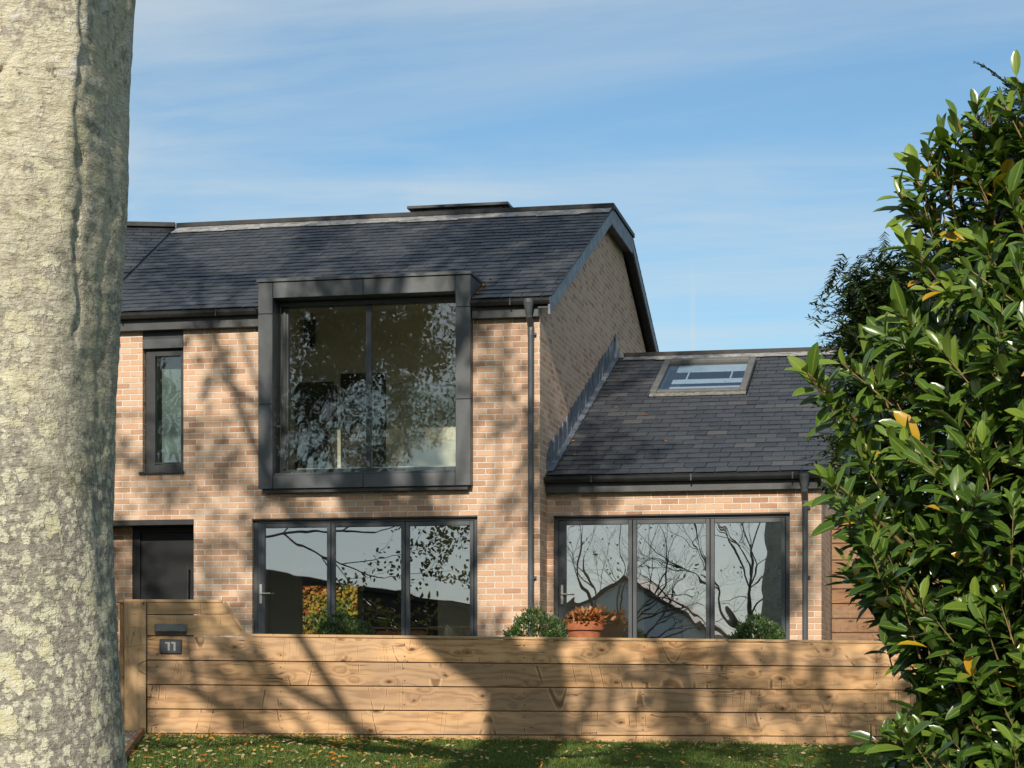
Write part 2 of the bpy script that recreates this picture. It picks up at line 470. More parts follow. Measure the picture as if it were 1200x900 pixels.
def mat_bark():
    m = NT('lichen_bark'); o = m.obj(); x, y, z = m.xyz(o)
    wr = m.noise(m.mapping(o, scl=(1, 1, 2.6)), 10, 7, .68, 1.0)
    wr2 = m.noise(o, 30, 6, .7)
    patch = m.noise(o, 2.6, 5, .6, .6)
    base = m.ramp(m.math('ADD', m.math('MULTIPLY', wr, .6), m.math('MULTIPLY', wr2, .4)), [(.30, (.27, .24, .175)), (.47, (.55, .505, .375)), (.68, (.74, .70, .565))])
    gbase = m.ramp(wr2, [(.3, (.18, .165, .14)), (.52, (.33, .305, .26)), (.75, (.50, .475, .41))])
    hgt = m.math('ADD', z, m.math('MULTIPLY', m.math('SUBTRACT', patch, .5), 2.6))
    greyz = m.smooth(hgt, 3.5, 1.7)
    c = m.mix(greyz, base, gbase)
    greyp = m.math('MULTIPLY', m.smooth(m.noise(o, 6.5, 6, .68, .8), .50, .60), .8)
    c = m.mix(greyp, c, gbase)
    grit = m.noise(o, 130, 4, .75)
    c = m.mix(m.math('MULTIPLY', m.smooth(grit, .56, .68), .45), c, (.16, .135, .10))
    c = m.mix(m.math('MULTIPLY', m.smooth(grit, .44, .34), .35), c, (.78, .75, .62))
    def spots(scale, lo, hi, colr, amt, th, w):
        nonlocal c
        d = m.n('ShaderNodeMix', data_type='RGBA', blend_type='LINEAR_LIGHT'); d.inputs[0].default_value = .55 / scale
        m.link(o, d.inputs[6]); m.link(m.noise(o, scale * 2.2, 4, .65, out='Color'), d.inputs[7])
        v = m.n('ShaderNodeTexVoronoi', feature='F1'); v.inputs['Scale'].default_value = scale
        m.link(d.outputs[2], v.inputs['Vector'])
        cc = m.xyz(v.outputs['Color'])
        sel = m.math('GREATER_THAN', cc[0], th)
        size = m.math('MULTIPLY', cc[1], .16)
        k = m.math('MULTIPLY', m.smooth(m.math('ADD', v.outputs['Distance'], size), lo, hi), sel)
        k = m.math('MULTIPLY', m.math('MULTIPLY', k, w), m.math('ADD', .55, m.math('MULTIPLY', wr2, .8)), clamp=True)
        c = m.mix(m.math('MULTIPLY', k, amt), c, colr)
        return k
    w_ = m.math('ADD', .34, m.math('MULTIPLY', m.math('MAXIMUM', greyz, greyp), .66))
    k1 = spots(12, .52, .44, (.70, .66, .44), .9, .45, w_)
    k2 = spots(22, .54, .44, (.76, .73, .55), .9, .30, w_)
    k3 = spots(42, .56, .46, (.66, .645, .50), .85, .30, w_)
    pale = m.math('MULTIPLY', m.smooth(m.noise(o, 8, 6, .62, 1.2), .555, .60), m.smooth(z, 3.1, 3.7))
    c = m.mix(m.math('MULTIPLY', pale, .85), c, (.66, .64, .60))
    dk = m.smooth(m.noise(m.mapping(o, scl=(1, 1, .8)), 15, 6, .7), .64, .74)
    c = m.mix(m.math('MULTIPLY', dk, .65), c, (.085, .07, .045))
    crack = m.smooth(m.noise(m.mapping(o, scl=(1, 1, .14)), 24, 5, .65), .68, .75)
    c = m.mix(m.math('MULTIPLY', crack, .65), c, (.06, .045, .03))
    green = m.smooth(m.noise(o, 3.3, 4), .5, .72)
    c = m.mix(m.math('MULTIPLY', green, .25), c, (.33, .33, .15))
    h = m.math('ADD', m.math('MULTIPLY', wr, .8), m.math('MULTIPLY', m.noise(o, 70, 5, .7), .5))
    h = m.math('ADD', h, m.math('MULTIPLY', m.noise(m.mapping(o, scl=(1, 1, 3)), 26, 4, .65), .7))
    h = m.math('SUBTRACT', h, m.math('MULTIPLY', m.math('ADD', crack, dk), .5))
    h = m.math('ADD', h, m.math('MULTIPLY', m.math('MAXIMUM', k1, k2), .25))
    return m.set(c, .9, m.bump(h, .9, .02), spec=.15)

def mat_leaf(name, stops, rough=.35, trans=.18, spec=.5, vein=False):
    m = NT(name); r = m.attr('rnd'); o = m.obj()
    c = m.ramp(r, stops)
    if vein:
        rb_ = m.smooth(m.attr('rib'), .86, .97)
        c = m.mix(m.math('MULTIPLY', rb_, .6), c, (.30, .36, .07))
    c = m.mix(m.math('MULTIPLY', m.noise(o, 30, 3), .35), c, m.mix(1.0, c, (.6, .65, .5), 'MULTIPLY'))
    geo = m.n('ShaderNodeNewGeometry')
    c2 = m.mix(geo.outputs['Backfacing'], c, m.mix(.35, c, (.16, .22, .07)))
    m.set(c2, m.math('ADD', rough - .05, m.math('MULTIPLY', m.noise(o, 17, 2), .12)), spec=spec)
    if trans:
        t = m.n('ShaderNodeBsdfTranslucent'); m.link(m.mix(1.0, c, (1.3, 1.5, .5), 'MULTIPLY'), t.inputs['Color'])
        mx = m.n('ShaderNodeMixShader'); mx.inputs[0].default_value = trans
        m.link(m.b.outputs[0], mx.inputs[1]); m.link(t.outputs[0], mx.inputs[2])
        m.link(mx.outputs[0], m.out.inputs['Surface'])
    return m.mat

def mat_glass(name, refl=.2, wave=.0, wscale=3.0, tint=(.72, .76, .74), fine=.0, fscale=40, graze=.9):
    m = NT(name); m.t.nodes.remove(m.b)
    o = m.obj()
    tr = m.n('ShaderNodeBsdfTransparent'); tr.inputs[0].default_value = (*tint, 1)
    gl = m.n('ShaderNodeBsdfGlossy'); gl.inputs['Roughness'].default_value = 0.0
    gl.inputs['Color'].default_value = (.93, .96, 1, 1)
    if wave:
        h = m.noise(m.mapping(o, scl=(1, 1, .75)), wscale, 2, .45, .6)
        if fine: h = m.math('ADD', h, m.math('MULTIPLY', m.noise(o, fscale, 2), fine))
        m.link(m.bump(h, 1.0, wave), gl.inputs['Normal'])
    lw = m.n('ShaderNodeFresnel'); lw.inputs['IOR'].default_value = 1.5
    f = m.math('ADD', refl, m.math('MULTIPLY', lw.outputs[0], graze), clamp=True)
    geo = m.n('ShaderNodeNewGeometry')
    f = m.math('MULTIPLY', f, m.math('SUBTRACT', 1.0, m.math('MULTIPLY', geo.outputs['Backfacing'], .85)))
    mx = m.n('ShaderNodeMixShader'); m.link(f, mx.inputs[0])
    m.link(tr.outputs[0], mx.inputs[1]); m.link(gl.outputs[0], mx.inputs[2])
    m.link(mx.outputs[0], m.out.inputs['Surface'])
    return m.mat

M = {}
M['brick'] = mat_brick()
M['slate'] = mat_slate()
M['frame'] = mat_plain('anthracite_aluminium', (.052, .060, .068), .42, .12, 5, .05)
M['clad'] = mat_plain('anthracite_cladding', (.058, .066, .073), .42, .26, 2.6, .12)
M['black'] = mat_plain('black_metal', (.018, .020, .023), .45, .2, 7, .05)
M['fascia'] = mat_plain('dark_fascia', (.045, .048, .052), .5, .25, 5, .2)
M['gutter'] = mat_plain('black_gutter', (.022, .024, .027), .38, .2, 6, .05)
M['pipe'] = mat_plain('dark_downpipe', (.062, .070, .078), .4, .15, 5)
M['lead'] = mat_plain('lead_flashing', (.115, .135, .165), .55, .45, 8, .4)
M['leadpale'] = mat_plain('pale_lead_strip', (.29, .285, .275), .6, .4, 9, .4)
M['ridge'] = mat_plain('ridge_metal', (.030, .031, .033), .6, .25, 6, .1, 0.0, .3)
M['sky_frame'] = mat_plain('rooflight_frame_grey', (.125, .122, .112), .5, .15, 6)
M['steel'] = mat_plain('brushed_steel', (.62, .60, .55), .35, .1, 20, .1, 1.0)
M['wood'] = mat_wood('fence_timber', (.70, .435, .220), (.31, .16, .070), .45)
M['woodpost'] = mat_wood('post_timber', (.60, .40, .215), (.42, .255, .12), .12, .72)
M['wooddark'] = mat_wood('side_fence_timber', (.30, .165, .085), (.16, .08, .037), .3)
M['bark'] = mat_bark()
M['bark2'] = mat_plain('branch_bark', (.15, .13, .10), .9, .4, 9, .4)
M['stem'] = mat_plain('laurel_stem', (.20, .13, .06), .7, .4, 12, .2)
M['laurel'] = mat_leaf('laurel_leaf', [(0, (.020, .048, .010)), (.35, (.044, .096, .016)), (.75, (.085, .155, .022)), (.955, (.17, .25, .034)), (.965, (.50, .37, .02)), (1, (.50, .24, .02))], .25, .16, .6, vein=True)
M['yew'] = mat_leaf('yew_needles', [(0, (.018, .035, .014)), (.6, (.035, .062, .02)), (1, (.07, .10, .03))], .45, .08, .35)
M['boxleaf'] = mat_leaf('shrub_leaf', [(0, (.014, .036, .010)), (.5, (.036, .078, .018)), (1, (.10, .16, .035))], .4, .1, .4)
M['autumn'] = mat_leaf('autumn_leaf', [(0, (.06, .085, .03)), (.6, (.14, .125, .05)), (1, (.20, .11, .035))], .6, .15, .3)
M['fallen'] = mat_leaf('fallen_leaf', [(0, (.36, .27, .14)), (.45, (.52, .42, .22)), (.72, (.60, .30, .04)), (.9, (.42, .12, .02)), (1, (.30, .13, .03))], .7, .1, .25)
M['redleaf'] = mat_leaf('red_plant_leaf', [(0, (.16, .05, .02)), (.45, (.36, .09, .025)), (.8, (.50, .17, .04)), (1, (.42, .30, .20))], .5, .25, .3)
M['ivy'] = mat_leaf('hedge_leaf', [(0, (.05, .10, .02)), (.35, (.15, .22, .03)), (.6, (.55, .42, .05)), (.8, (.50, .14, .04)), (1, (.42, .06, .05))], .5, .25, .3)
M['grass'] = mat_leaf('grass_blade', [(0, (.045, .085, .014)), (.5, (.105, .175, .030)), (.9, (.18, .25, .05)), (1, (.36, .31, .12))], .55, .25, .3)
M['pot'] = mat_plain('terracotta', (.33, .105, .042), .75, .2, 14, .2)
M['rust'] = mat_plain('rust_upholstery', (.46, .11, .035), .7, .2, 9, .2)
M['soil'] = mat_plain('soil', (.07, .045, .028), .95, .4, 30, .6)
M['plaster'] = mat_plain('interior_plaster', (.82, .79, .70), .9, .05, 2)
M['olive'] = mat_plain('upper_room_paint', (.82, .80, .70), .9, .05, 2)
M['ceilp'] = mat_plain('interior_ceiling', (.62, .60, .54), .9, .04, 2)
M['floorin'] = mat_plain('interior_floor', (.66, .60, .50), .5, .15, 4)
M['cab'] = mat_plain('dark_cabinet', (.020, .021, .022), .4, .2, 5)
M['door'] = mat_plain('front_door_black', (.008, .009, .010), .5, .25, 3, 0, 0, .3)
M['white'] = mat_plain('white_render', (.76, .74, .70), .85, .06, 2, .2)
M['pale_bars'] = mat_plain('pale_bar_white', (.52, .54, .55), .7, .05, 5)
M['darkclad'] = mat_plain('dark_timber_cladding', (.07, .055, .042), .8, .3, 4, .3)
M['digit'] = mat_plain('brushed_digit', (.30, .32, .33), .4, .1, 30)
M['sign'] = mat_plain('slate_sign', (.030, .034, .040), .5, .2, 20)
M['lbox'] = mat_plain('letterbox_steel', (.14, .15, .155), .38, .15, 15, .1, .5)
M['glass_l'] = mat_glass('window_glass', .34, .0012, 1.1, (.92, .93, .91))
M['glass_r'] = mat_glass('wavy_window_glass', .42, .0018, 1.15, (.94, .94, .91))
M['glass_u'] = mat_glass('upper_window_glass', .16, .0016, 1.6, (.98, .98, .95), .04, 12)
M['glass_b'] = mat_glass('balustrade_glass', .035, .0015, 2.0, (.90, .93, .92), .04, 12)
M['glass_s'] = mat_glass('slit_window_glass', .12, .002, 4, (.7, .76, .75), .05, 20)
M['glass_sky'] = mat_glass('rooflight_glass', .08, .0, 4, (.88, .94, .98), graze=.55)
M['tyre'] = M['black']

def ground_mat():
    m = NT('lawn_ground'); o = m.obj()
    n1 = m.noise(o, 3.0, 6, .65); n2 = m.noise(o, 40, 4, .7)
    c = m.ramp(n2, [(.25, (.018, .028, .009)), (.5, (.042, .068, .018)), (.8, (.085, .10, .035))])
    c = m.mix(m.math('MULTIPLY', m.smooth(n1, .48, .7), .6), c, (.12, .085, .045))
    return m.set(c, .95, m.bump(n2, .8, .03), spec=.1)
def gravel_mat():
    m = NT('gravel'); o = m.obj()
    v = m.n('ShaderNodeTexVoronoi', feature='F1'); v.inputs['Scale'].default_value = 38; m.link(o, v.inputs['Vector'])
    c = m.ramp(m.xyz(v.outputs['Color'])[0], [(0, (.22, .18, .15)), (.5, (.36, .31, .27)), (.8, (.46, .38, .30)), (1, (.30, .17, .10))])
    return m.set(c, .9, m.bump(m.math('SUBTRACT', 1.0, v.outputs['Distance']), .8, .03), spec=.2)
def asphalt_mat():
    m = NT('asphalt'); o = m.obj()
    n = m.noise(o, 90, 4, .7)
    c = m.ramp(n, [(.3, (.035, .035, .036)), (.7, (.075, .074, .072))])
    return m.set(c, .85, m.bump(n, .5, .006), spec=.3)
M['lawn'] = ground_mat(); M['gravel'] = gravel_mat(); M['asphalt'] = asphalt_mat()

# ---------------------------------------------------------------- terrain
FA = Vector((-7.443, 18.691)); FB = Vector((-0.155, 21.228))     # line of the front fence
FL = (FB - FA).length
fd = (FB - FA) / FL                                              # along the fence
fn = Vector((fd.y, -fd.x))                                       # towards the street
def fpt(a, d, z): 
    p = FA + fd * a + fn * d
    return Vector((p.x, p.y, z))
def fbase(a): return 0.965 - 0.0195 * a                          # foot of the fence falls to the right
GARDEN = 1.42
def ground_z(a, d):
    if d < -0.1: return GARDEN
    zf = 0.965 - 0.0195 * max(-6, min(a, 14))
    return max(0.0, zf - 0.072 * max(0, d - 0.0)) if d >= 0 else zf
ds = [-900, -300, -90, -30, -10, -3, -.115, -.10, 0, .4, .9, 1.5, 2.2, 3, 4, 5.5, 7, 9, 11, 13, 16, 20, 30, 60, 150, 400, 900]
as_ = [-900, -300, -90, -40, -20, -12, -6, -4, -2, 0, 2, 4, 6, 8, 10, 12, 14, 20, 40, 90, 300, 900]
g = MB(); rows = []
rg = random.Random(3)
for d in ds:
    row = []
    for a in as_:
        z = ground_z(a, d)
        row.append(fpt(a, d, z))
    rows.append(row)
vs = [p for r_ in rows for p in r_]; na = len(as_)
fs = []
for i in range(len(ds) - 1):
    for k in range(na - 1):
        fs.append((i * na + k, (i + 1) * na + k, (i + 1) * na + k + 1, i * na + k + 1))
g.add(vs, fs)
tag(g.build('ground', M['lawn']), None, None, kind='structure')
# street behind the camera, with a kerb
rd = MB()
p0 = fpt(-200, 21, .02)
rd.obox(fpt(-200, 20.6, -.05), tuple(Vector((fd.x, fd.y, 0)) * 400), tuple(Vector((fn.x, fn.y, 0)) * 6.5), (0, 0, .056))
tag(rd.build('road', M['asphalt']), None, None, kind='structure')

# gravel path at the gate and its timber edging
gp = MB()
pe0, pe1 = -0.02, -3.2
pts = []
for d in (.02, .5, 1.1, 1.8, 2.6, 3.6):
    pts.append((d, ground_z(-1, d) + .02))
vs = []; fs = []
for i, (d, z) in enumerate(pts):
    vs += [fpt(-3.4, d, z), fpt(-0.06 - .03 * d, d, z)]
    if i: fs.append((2 * i - 2, 2 * i, 2 * i + 1, 2 * i - 1))
gp.add(vs, fs)
tag(gp.build('path', M['gravel']), None, None, kind='structure')
pe = MB()
for i in range(len(pts) - 1):
    d0, z0 = pts[i]; d1, z1 = pts[i + 1]
    a = fpt(-.06 - .03 * d0, d0, z0 - .1); b = fpt(-.06 - .03 * d1, d1, z1 - .1)
    pe.obox(a, b - a, Vector((fd.x, fd.y, 0)) * .035, (0, 0, .135))
tag(pe.build('path_edging', M['wooddark']), 'thin timber edging board between the gravel path and the lawn', 'edging')
# loose pebbles on the path
pb = MB(); rp = random.Random(8)
for i in range(900):
    d = rp.uniform(.03, 2.6); a = rp.uniform(-1.1, -.1 - .03 * d)
    c = fpt(a, d, ground_z(-1, d) + .026); s = rp.uniform(.008, .02)
    pb.rnd = rp.random()
    vv = [c + Vector((math.cos(q), math.sin(q), 0)) * s * rp.uniform(.8, 1.2) for q in (0, 1.2, 2.5, 3.8, 5.0)]
    top = c + Vector((0, 0, s * .7))
    pb.add(vv + [top], [(k, (k + 1) % 5, 5) for k in range(5)])
tag(pb.build('pebbles', M['gravel']), 'loose gravel pebbles and grit on the path beside the gate post', 'pebbles', kind='stuff')

# ---------------------------------------------------------------- house
house = thing('brick_house', 'two storey buff brick house with slate roofs, dark framed windows and a lower right wing', 'house', (-6.5, 25.0, GARDEN))
V0, W0 = 24.86, 25.34
X0, X1, X2 = -10.62, -4.712, -1.265
def wall_holes(b, axis, pos, thick, u0, u1, z0, z1, holes):
    """wall in the plane axis=pos; thickness away from the viewer (+). faces split round the holes, reveals included"""
    us = sorted({u0, u1, *[h[0] for h in holes], *[h[1] for h in holes]}); us = [q for q in us if u0 <= q <= u1]
    zs = sorted({z0, z1, *[h[2] for h in holes], *[h[3] for h in holes]}); zs = [q for q in zs if z0 <= q <= z1]
    solid = lambda i, k: 0 <= i < len(us) - 1 and 0 <= k < len(zs) - 1 and not any(h[0] < (us[i] + us[i + 1]) / 2 < h[1] and h[2] < (zs[k] + zs[k + 1]) / 2 < h[3] for h in holes)
    P = (lambda u, t, z: (u, pos + t, z)) if axis == 'y' else (lambda u, t, z: (pos - t, u, z))
    for i in range(len(us) - 1):
        for k in range(len(zs) - 1):
            if not solid(i, k): continue
            a, c, e, f = us[i], us[i + 1], zs[k], zs[k + 1]
            T = thick
            b.add([P(a, 0, e), P(c, 0, e), P(c, 0, f), P(a, 0, f)], [(0, 1, 2, 3)])
            b.add([P(a, T, e), P(c, T, e), P(c, T, f), P(a, T, f)], [(3, 2, 1, 0)])
            if not solid(i - 1, k): b.add([P(a, 0, e), P(a, T, e), P(a, T, f), P(a, 0, f)], [(3, 2, 1, 0)])
            if not solid(i + 1, k): b.add([P(c, 0, e), P(c, T, e), P(c, T, f), P(c, 0, f)], [(0, 1, 2, 3)])
            if not solid(i, k - 1): b.add([P(a, 0, e), P(c, 0, e), P(c, T, e), P(a, T, e)], [(3, 2, 1, 0)])
            if not solid(i, k + 1): b.add([P(a, 0, f), P(c, 0, f), P(c, T, f), P(a, T, f)], [(0, 1, 2, 3)])
WT = 6.05
b = MB()
wall_holes(b, 'y', V0, .30, X0, X1, 1.30, WT, [
    (-9.958, -9.398, 4.157, WT), (-8.24, -5.66, 4.0, WT), (-10.5, -9.258, 1.30, 3.545), (-8.468, -5.509, 1.5, 3.537)])
b.build('front_wall', M['brick'], house)
# gable wall facing right
S1 = .435
VR, VK, ZT = 29.78, 31.9, 8.44      # ridge line, back edge of the flat top, its height
zroof = lambda v: 6.22 + S1 * (v - 24.72)
gb = MB()
prof = [(V0 + .301, 1.30), (38.8, 1.30), (38.8, 5.35), (VK - .1, 8.24), (VR + .05, 8.26), (V0 + .301, zroof(V0 + .301) - .11)]
gb.prism([(X1, v, z) for v, z in prof], (-.3, 0, 0))
# the piece of gable over the front wall's own thickness
gb.prism([(X1, V0 + .004, WT + .003), (X1, V0 + .299, WT + .003), (X1, V0 + .299, zroof(V0 + .3) - .11), (X1, V0 + .004, zroof(V0) - .11)], (-.3, 0, 0))
gb.build('gable_wall', M['brick'], house)
bk = MB()
wall_holes(bk, 'y', 38.5, .29, -13.4, X1 - .301, 1.30, 5.4, [(-12.27, -10.92, 1.5, 3.27)])
bk.build('rear_wall', M['brick'], house)
# right wing walls
b = MB()
wall_holes(b, 'y', W0, .30, X1 + .001, X2, 1.30, 3.90, [(-4.627, -1.653, 1.5, 3.555)])
b.build('wing_wall', M['brick'], house)
S2 = .4055
zw = lambda v: 4.045 + S2 * (v - 25.2)
gb = MB()
gb.prism([(X2, W0 + .301, 1.3), (X2, 36.6, 1.3), (X2, 36.6, zw(25.4) - .1), (X2, 31.0, zw(31.0) - .1), (X2, W0 + .301, zw(W0 + .3) - .1)], (-.3, 0, 0))
gb.prism([(X2, W0 + .004, 3.903), (X2, W0 + .299, 3.903), (X2, W0 + .299, zw(W0 + .3) - .1), (X2, W0 + .004, zw(W0) - .1)], (-.3, 0, 0))
gb.build('wing_gable', M['brick'], house)
bk = MB(); bk.box(X1 + .001, X2 - .301, 36.3, 36.6, 1.3, 4.0); bk.build('wing_rear_wall', M['brick'], house)

# recessed entrance: brick return, dark lintel, front door
b = MB(); wall_holes(b, 'y', 25.2, .2, -10.7, -9.1, 1.3, 3.6, [(-10.24, -9.262, 1.3, 3.50)])
b.build('porch_wall', M['brick'], house)
b = MB(); b.box(-10.52, -9.262, V0 + .304, 25.2, 3.48, 3.545); b.box(-10.5, -9.262, V0 - .008, V0 + .30, 3.475, 3.543)
b.build('lintel', M['black'], house, .003)
b = MB(); b.box(-10.5, -9.262, 24.9, 25.4, 1.40, 1.47); b.build('threshold', M['fascia'], house)
d = MB(); d.box(-10.235, -9.265, 25.24, 25.30, 1.47, 3.47)
d.box(-10.235, -10.13, 25.205, 25.238, 1.47, 3.47); d.box(-9.33, -9.265, 25.205, 25.238, 1.47, 3.47); d.box(-10.128, -9.332, 25.205, 25.238, 3.40, 3.47)
front_door = d.build('front_door', M['door'], house, .004)
d = MB(); d.box(-10.128, -9.332, 25.222, 25.236, 1.5, 2.72); d.build('lower_panel', M['door'], front_door, .003)
d = MB(); d.tube([(-9.45, 25.15, 2.45), (-9.45, 25.15, 2.95)], .012, 8); d.tube([(-9.45, 25.15, 2.5), (-9.45, 25.23, 2.5)], .008, 6); d.tube([(-9.45, 25.15, 2.9), (-9.45, 25.23, 2.9)], .008, 6)
d.build('door_handle', M['black'], front_door)

# ---- roofs
def clip_poly(poly, hp):
    """keep a*x+b*y<=c"""
    a, b_, c = hp; out = []
    for i in range(len(poly)):
        p, q = poly[i], poly[(i + 1) % len(poly)]
        dp = a * p[0] + b_ * p[1] - c; dq = a * q[0] + b_ * q[1] - c
        if dp <= 0: out.append(p)
        if dp * dq < 0:
            t = dp / (dp - dq); out.append((p[0] + (q[0] - p[0]) * t, p[1] + (q[1] - p[1]) * t))
    return out
def slates(b, O, A, S, length, slope_len, gauge, width, clips, holes, seed, a0=0.0):
    O, A, S = Vector(O), Vector(A).normalized(), Vector(S).normalized()
    N = A.cross(S).normalized()
    if N.z < 0: N = -N
    rr = random.Random(seed)
    nrow = int(slope_len / gauge) + 1
    for k in range(nrow):
        s0 = k * gauge
        a = a0 - width * (.5 if k % 2 else 0) - rr.uniform(0, .03)
        while a < length:
            wd = width * rr.uniform(.97, 1.03)
            low = s0 + rr.uniform(-.005, .005) + (rr.uniform(-.012, .012) if rr.random() < .08 else 0)
            top = min(s0 + gauge * 1.18, slope_len)
            tilt = rr.uniform(-.004, .004)
            gap = rr.uniform(.002, .005)
            pieces = [[(a + gap, low + tilt), (a + wd - gap, low - tilt), (a + wd - gap, top), (a + gap, top)]]
            for hole in holes:
                h0, h1, t0, t1 = hole
                nxt = []
                for p in pieces:
                    if a + wd <= h0 or a >= h1 or low >= t1 or top <= t0: nxt.append(p); continue
                    l = clip_poly(p, (1, 0, h0)); r_ = clip_poly(p, (-1, 0, -h1))
                    m_ = clip_poly(clip_poly(p, (-1, 0, -h0)), (1, 0, h1))
                    nxt += [q for q in (l, r_) if len(q) > 2]
                    for q in (clip_poly(m_, (0, 1, t0)) if len(m_) > 2 else [], clip_poly(m_, (0, -1, -t1)) if len(m_) > 2 else []):
                        if len(q) > 2: nxt.append(q)
                pieces = nxt
            lift = rr.uniform(0, .004); r1 = rr.random()
            for p in pieces:
                for hp in clips:
                    p = clip_poly(p, hp) if len(p) > 2 else []
                if len(p) < 3: continue
                hgt = lambda s: .020 + lift - .014 * max(0, min(1, (s - low) / (top - low + 1e-6)))
                tv = [O + A * x + S * y + N * hgt(y) for x, y in p]
                bv = [O + A * x + S * y + N * (hgt(y) - .0075) for x, y in p]
                n = len(p); b.rnd = r1
                fs = [list(range(n))] + [[i, n + i, n + (i + 1) % n, (i + 1) % n] for i in range(n)]
                nr = (tv[1] - tv[0]).cross(tv[2] - tv[0])
                if nr.dot(N) < 0: fs = [f[::-1] for f in fs]
                b.add(tv + bv, fs)
            a += wd
VE = 24.72
sl1 = math.hypot(VR - VE, S1 * (VR - VE)); cs = (VR - VE) / sl1
XR = X1 + .17
# valley with the bent left wing runs back from the eave corner
vx0, vx1 = -10.60, -11.38                       # X at the eave and at the ridge
A1 = (1, 0, 0); Sl1 = (0, 1, S1)
Lm = XR + 13.0
def valley_hp():                                 # keep right of the valley, in (a, s) with a = X + 13
    x0, x1 = vx0 + 13, vx1 + 13
    return (-1.0, (x1 - x0) / sl1, -x0)
hpv = valley_hp()
bay_s = (25.58 - VE) / cs
rb = MB()
slates(rb, (-13, VE, 6.22), A1, Sl1, Lm, sl1, .215, .26, [(1, 0, Lm), (hpv[0], hpv[1], hpv[2] - .035)], [(-8.345 + 13, -5.552 + 13, -1, bay_s)], 5)
def slab(b, poly2, O, A, S, th):
    O, A, S = Vector(O), Vector(A).normalized(), Vector(S).normalized(); N = A.cross(S).normalized()
    if N.z < 0: N = -N
    b.rnd = .3
    b.prism([O + A * x + S * y - N * .004 for x, y in poly2], -N * th)
Om = (-13, VE + .01, 6.22)
for poly in ([(vx0 + 13, 0), (4.655, 0), (4.655, bay_s), (vx0 + 13 - .16, bay_s)], [(7.448, 0), (Lm - .06, 0), (Lm - .06, bay_s), (7.448, bay_s)], [(vx0 + 13 - .16, bay_s), (Lm - .06, bay_s), (Lm - .06, sl1), (vx1 + 13, sl1)]):
    slab(rb, poly, Om, A1, Sl1, .06)
main_roof = rb.build('main_roof', M['slate'], house)
# back slope and flat top
fr = MB()
fr.box(-11.4, XR - .02, VR + .03, VK, ZT - .09, ZT - .002)
fr.build('flat_roof', M['ridge'], house)
br = MB()
RB, SB = 6.9, .412
zb_ = ZT - .01 - RB * SB
sl3 = math.hypot(RB, RB * SB)
slates(br, (XR, VK + RB, zb_), (-1, 0, 0), (0, -RB, RB * SB), 8.4, sl3, .215, .26, [(-1, 0, 0)], [], 6)
slab(br, [(0.06, 0), (8.4, 0), (8.4, sl3), (0.06, sl3)], (XR, VK + RB, zb_), (-1, 0, 0), (0, -RB, RB * SB), .06)
br.build('rear_roof', M['slate'], house)
# ridge trim, pale lead strip under it
rt = MB()
rt.box(-11.36, XR + .02, VR - .05, VR + .08, ZT + .005, ZT + .07)
rt.box(-11.36, XR + .02, VR - .055, VR - .02, ZT - .045, ZT + .003)
rt.prism([(XR + .02, VR + .09, ZT + .005), (XR + .02, VK + .04, ZT + .005), (XR + .02, VK + .04, ZT + .07), (XR + .02, VR + .09, ZT + .07)], (-.10, 0, 0))
rt.build('ridge_trim', M['ridge'], house, .004)
ls = MB()
rr = random.Random(2)
x = -11.32
while x < XR - .02:
    x2 = min(x + rr.uniform(.5, .9), XR - .01); q = rr.uniform(.30, .42)
    s_hi, s_lo = sl1 - .01, sl1 - q
    n_ = Vector((0, -S1, 1)).normalized() * .030
    P = lambda xx, s: Vector((xx, VE, 6.22)) + Vector((0, 1, S1)).normalized() * s + n_
    ls.prism([P(x, s_lo), P(x2, s_lo + rr.uniform(-.015, .015)), P(x2, s_hi), P(x, s_hi)], n_ * .15)
    x = x2
ls.build('lead_strip', M['leadpale'], house)
# valley lining
vl = MB()
P = lambda t, off, h: Vector((vx0 + (vx1 - vx0) * t + off, VE + (VR - VE) * t, 6.22 + S1 * (VR - VE) * t)) + Vector((0, -S1, 1)).normalized() * h
vl.add([P(0, -.06, .004), P(0, .045, .004), P(1, .045, .004), P(1, -.06, .004)], [(0, 1, 2, 3)])
vl.build('valley_gutter', M['black'], house)
# verge boards of slate on the gable
vb = MB()
def verge(b, pts, depth, x0, x1):
    n = len(pts)
    for i in range(n - 1):
        (v0, z0), (v1, z1) = pts[i], pts[i + 1]
        b.prism([(x0, v0, z0), (x0, v1, z1), (x0, v1, z1 - depth), (x0, v0, z0 - depth)], (x1 - x0, 0, 0))
verge(vb, [(24.66, zroof(24.66) - .008), (VR, zroof(VR) - .008)], .19, XR - .03, XR - .004)
verge(vb, [(VR + .004, ZT - .005), (VK - .03, ZT - .005)], .25, XR - .03, XR - .004)
verge(vb, [(VK - .026, ZT - .02), (VK + RB, zb_ - .02)], .16, XR - .03, XR - .004)
vb.build('verge_board', M['lead'], house)
vs_ = MB()
def soffit(pts, off, th):
    for (v0, z0), (v1, z1) in zip(pts[:-1], pts[1:]):
        vs_.prism([(X1 + .003, v0, z0 - off), (X1 + .003, v1, z1 - off), (X1 + .003, v1, z1 - off - th), (X1 + .003, v0, z0 - off - th)], (XR - .034 - X1, 0, 0))
soffit([(24.70, zroof(24.70)), (VR - .02, zroof(VR - .02))], .11, .02)
soffit([(VR - .0, ZT), (VK - .03, ZT)], .20, .02)
soffit([(VK - .028, ZT), (VK + RB - .1, zb_ + .03)], .10, .02)
vs_.build('verge_soffit', M['black'], house)
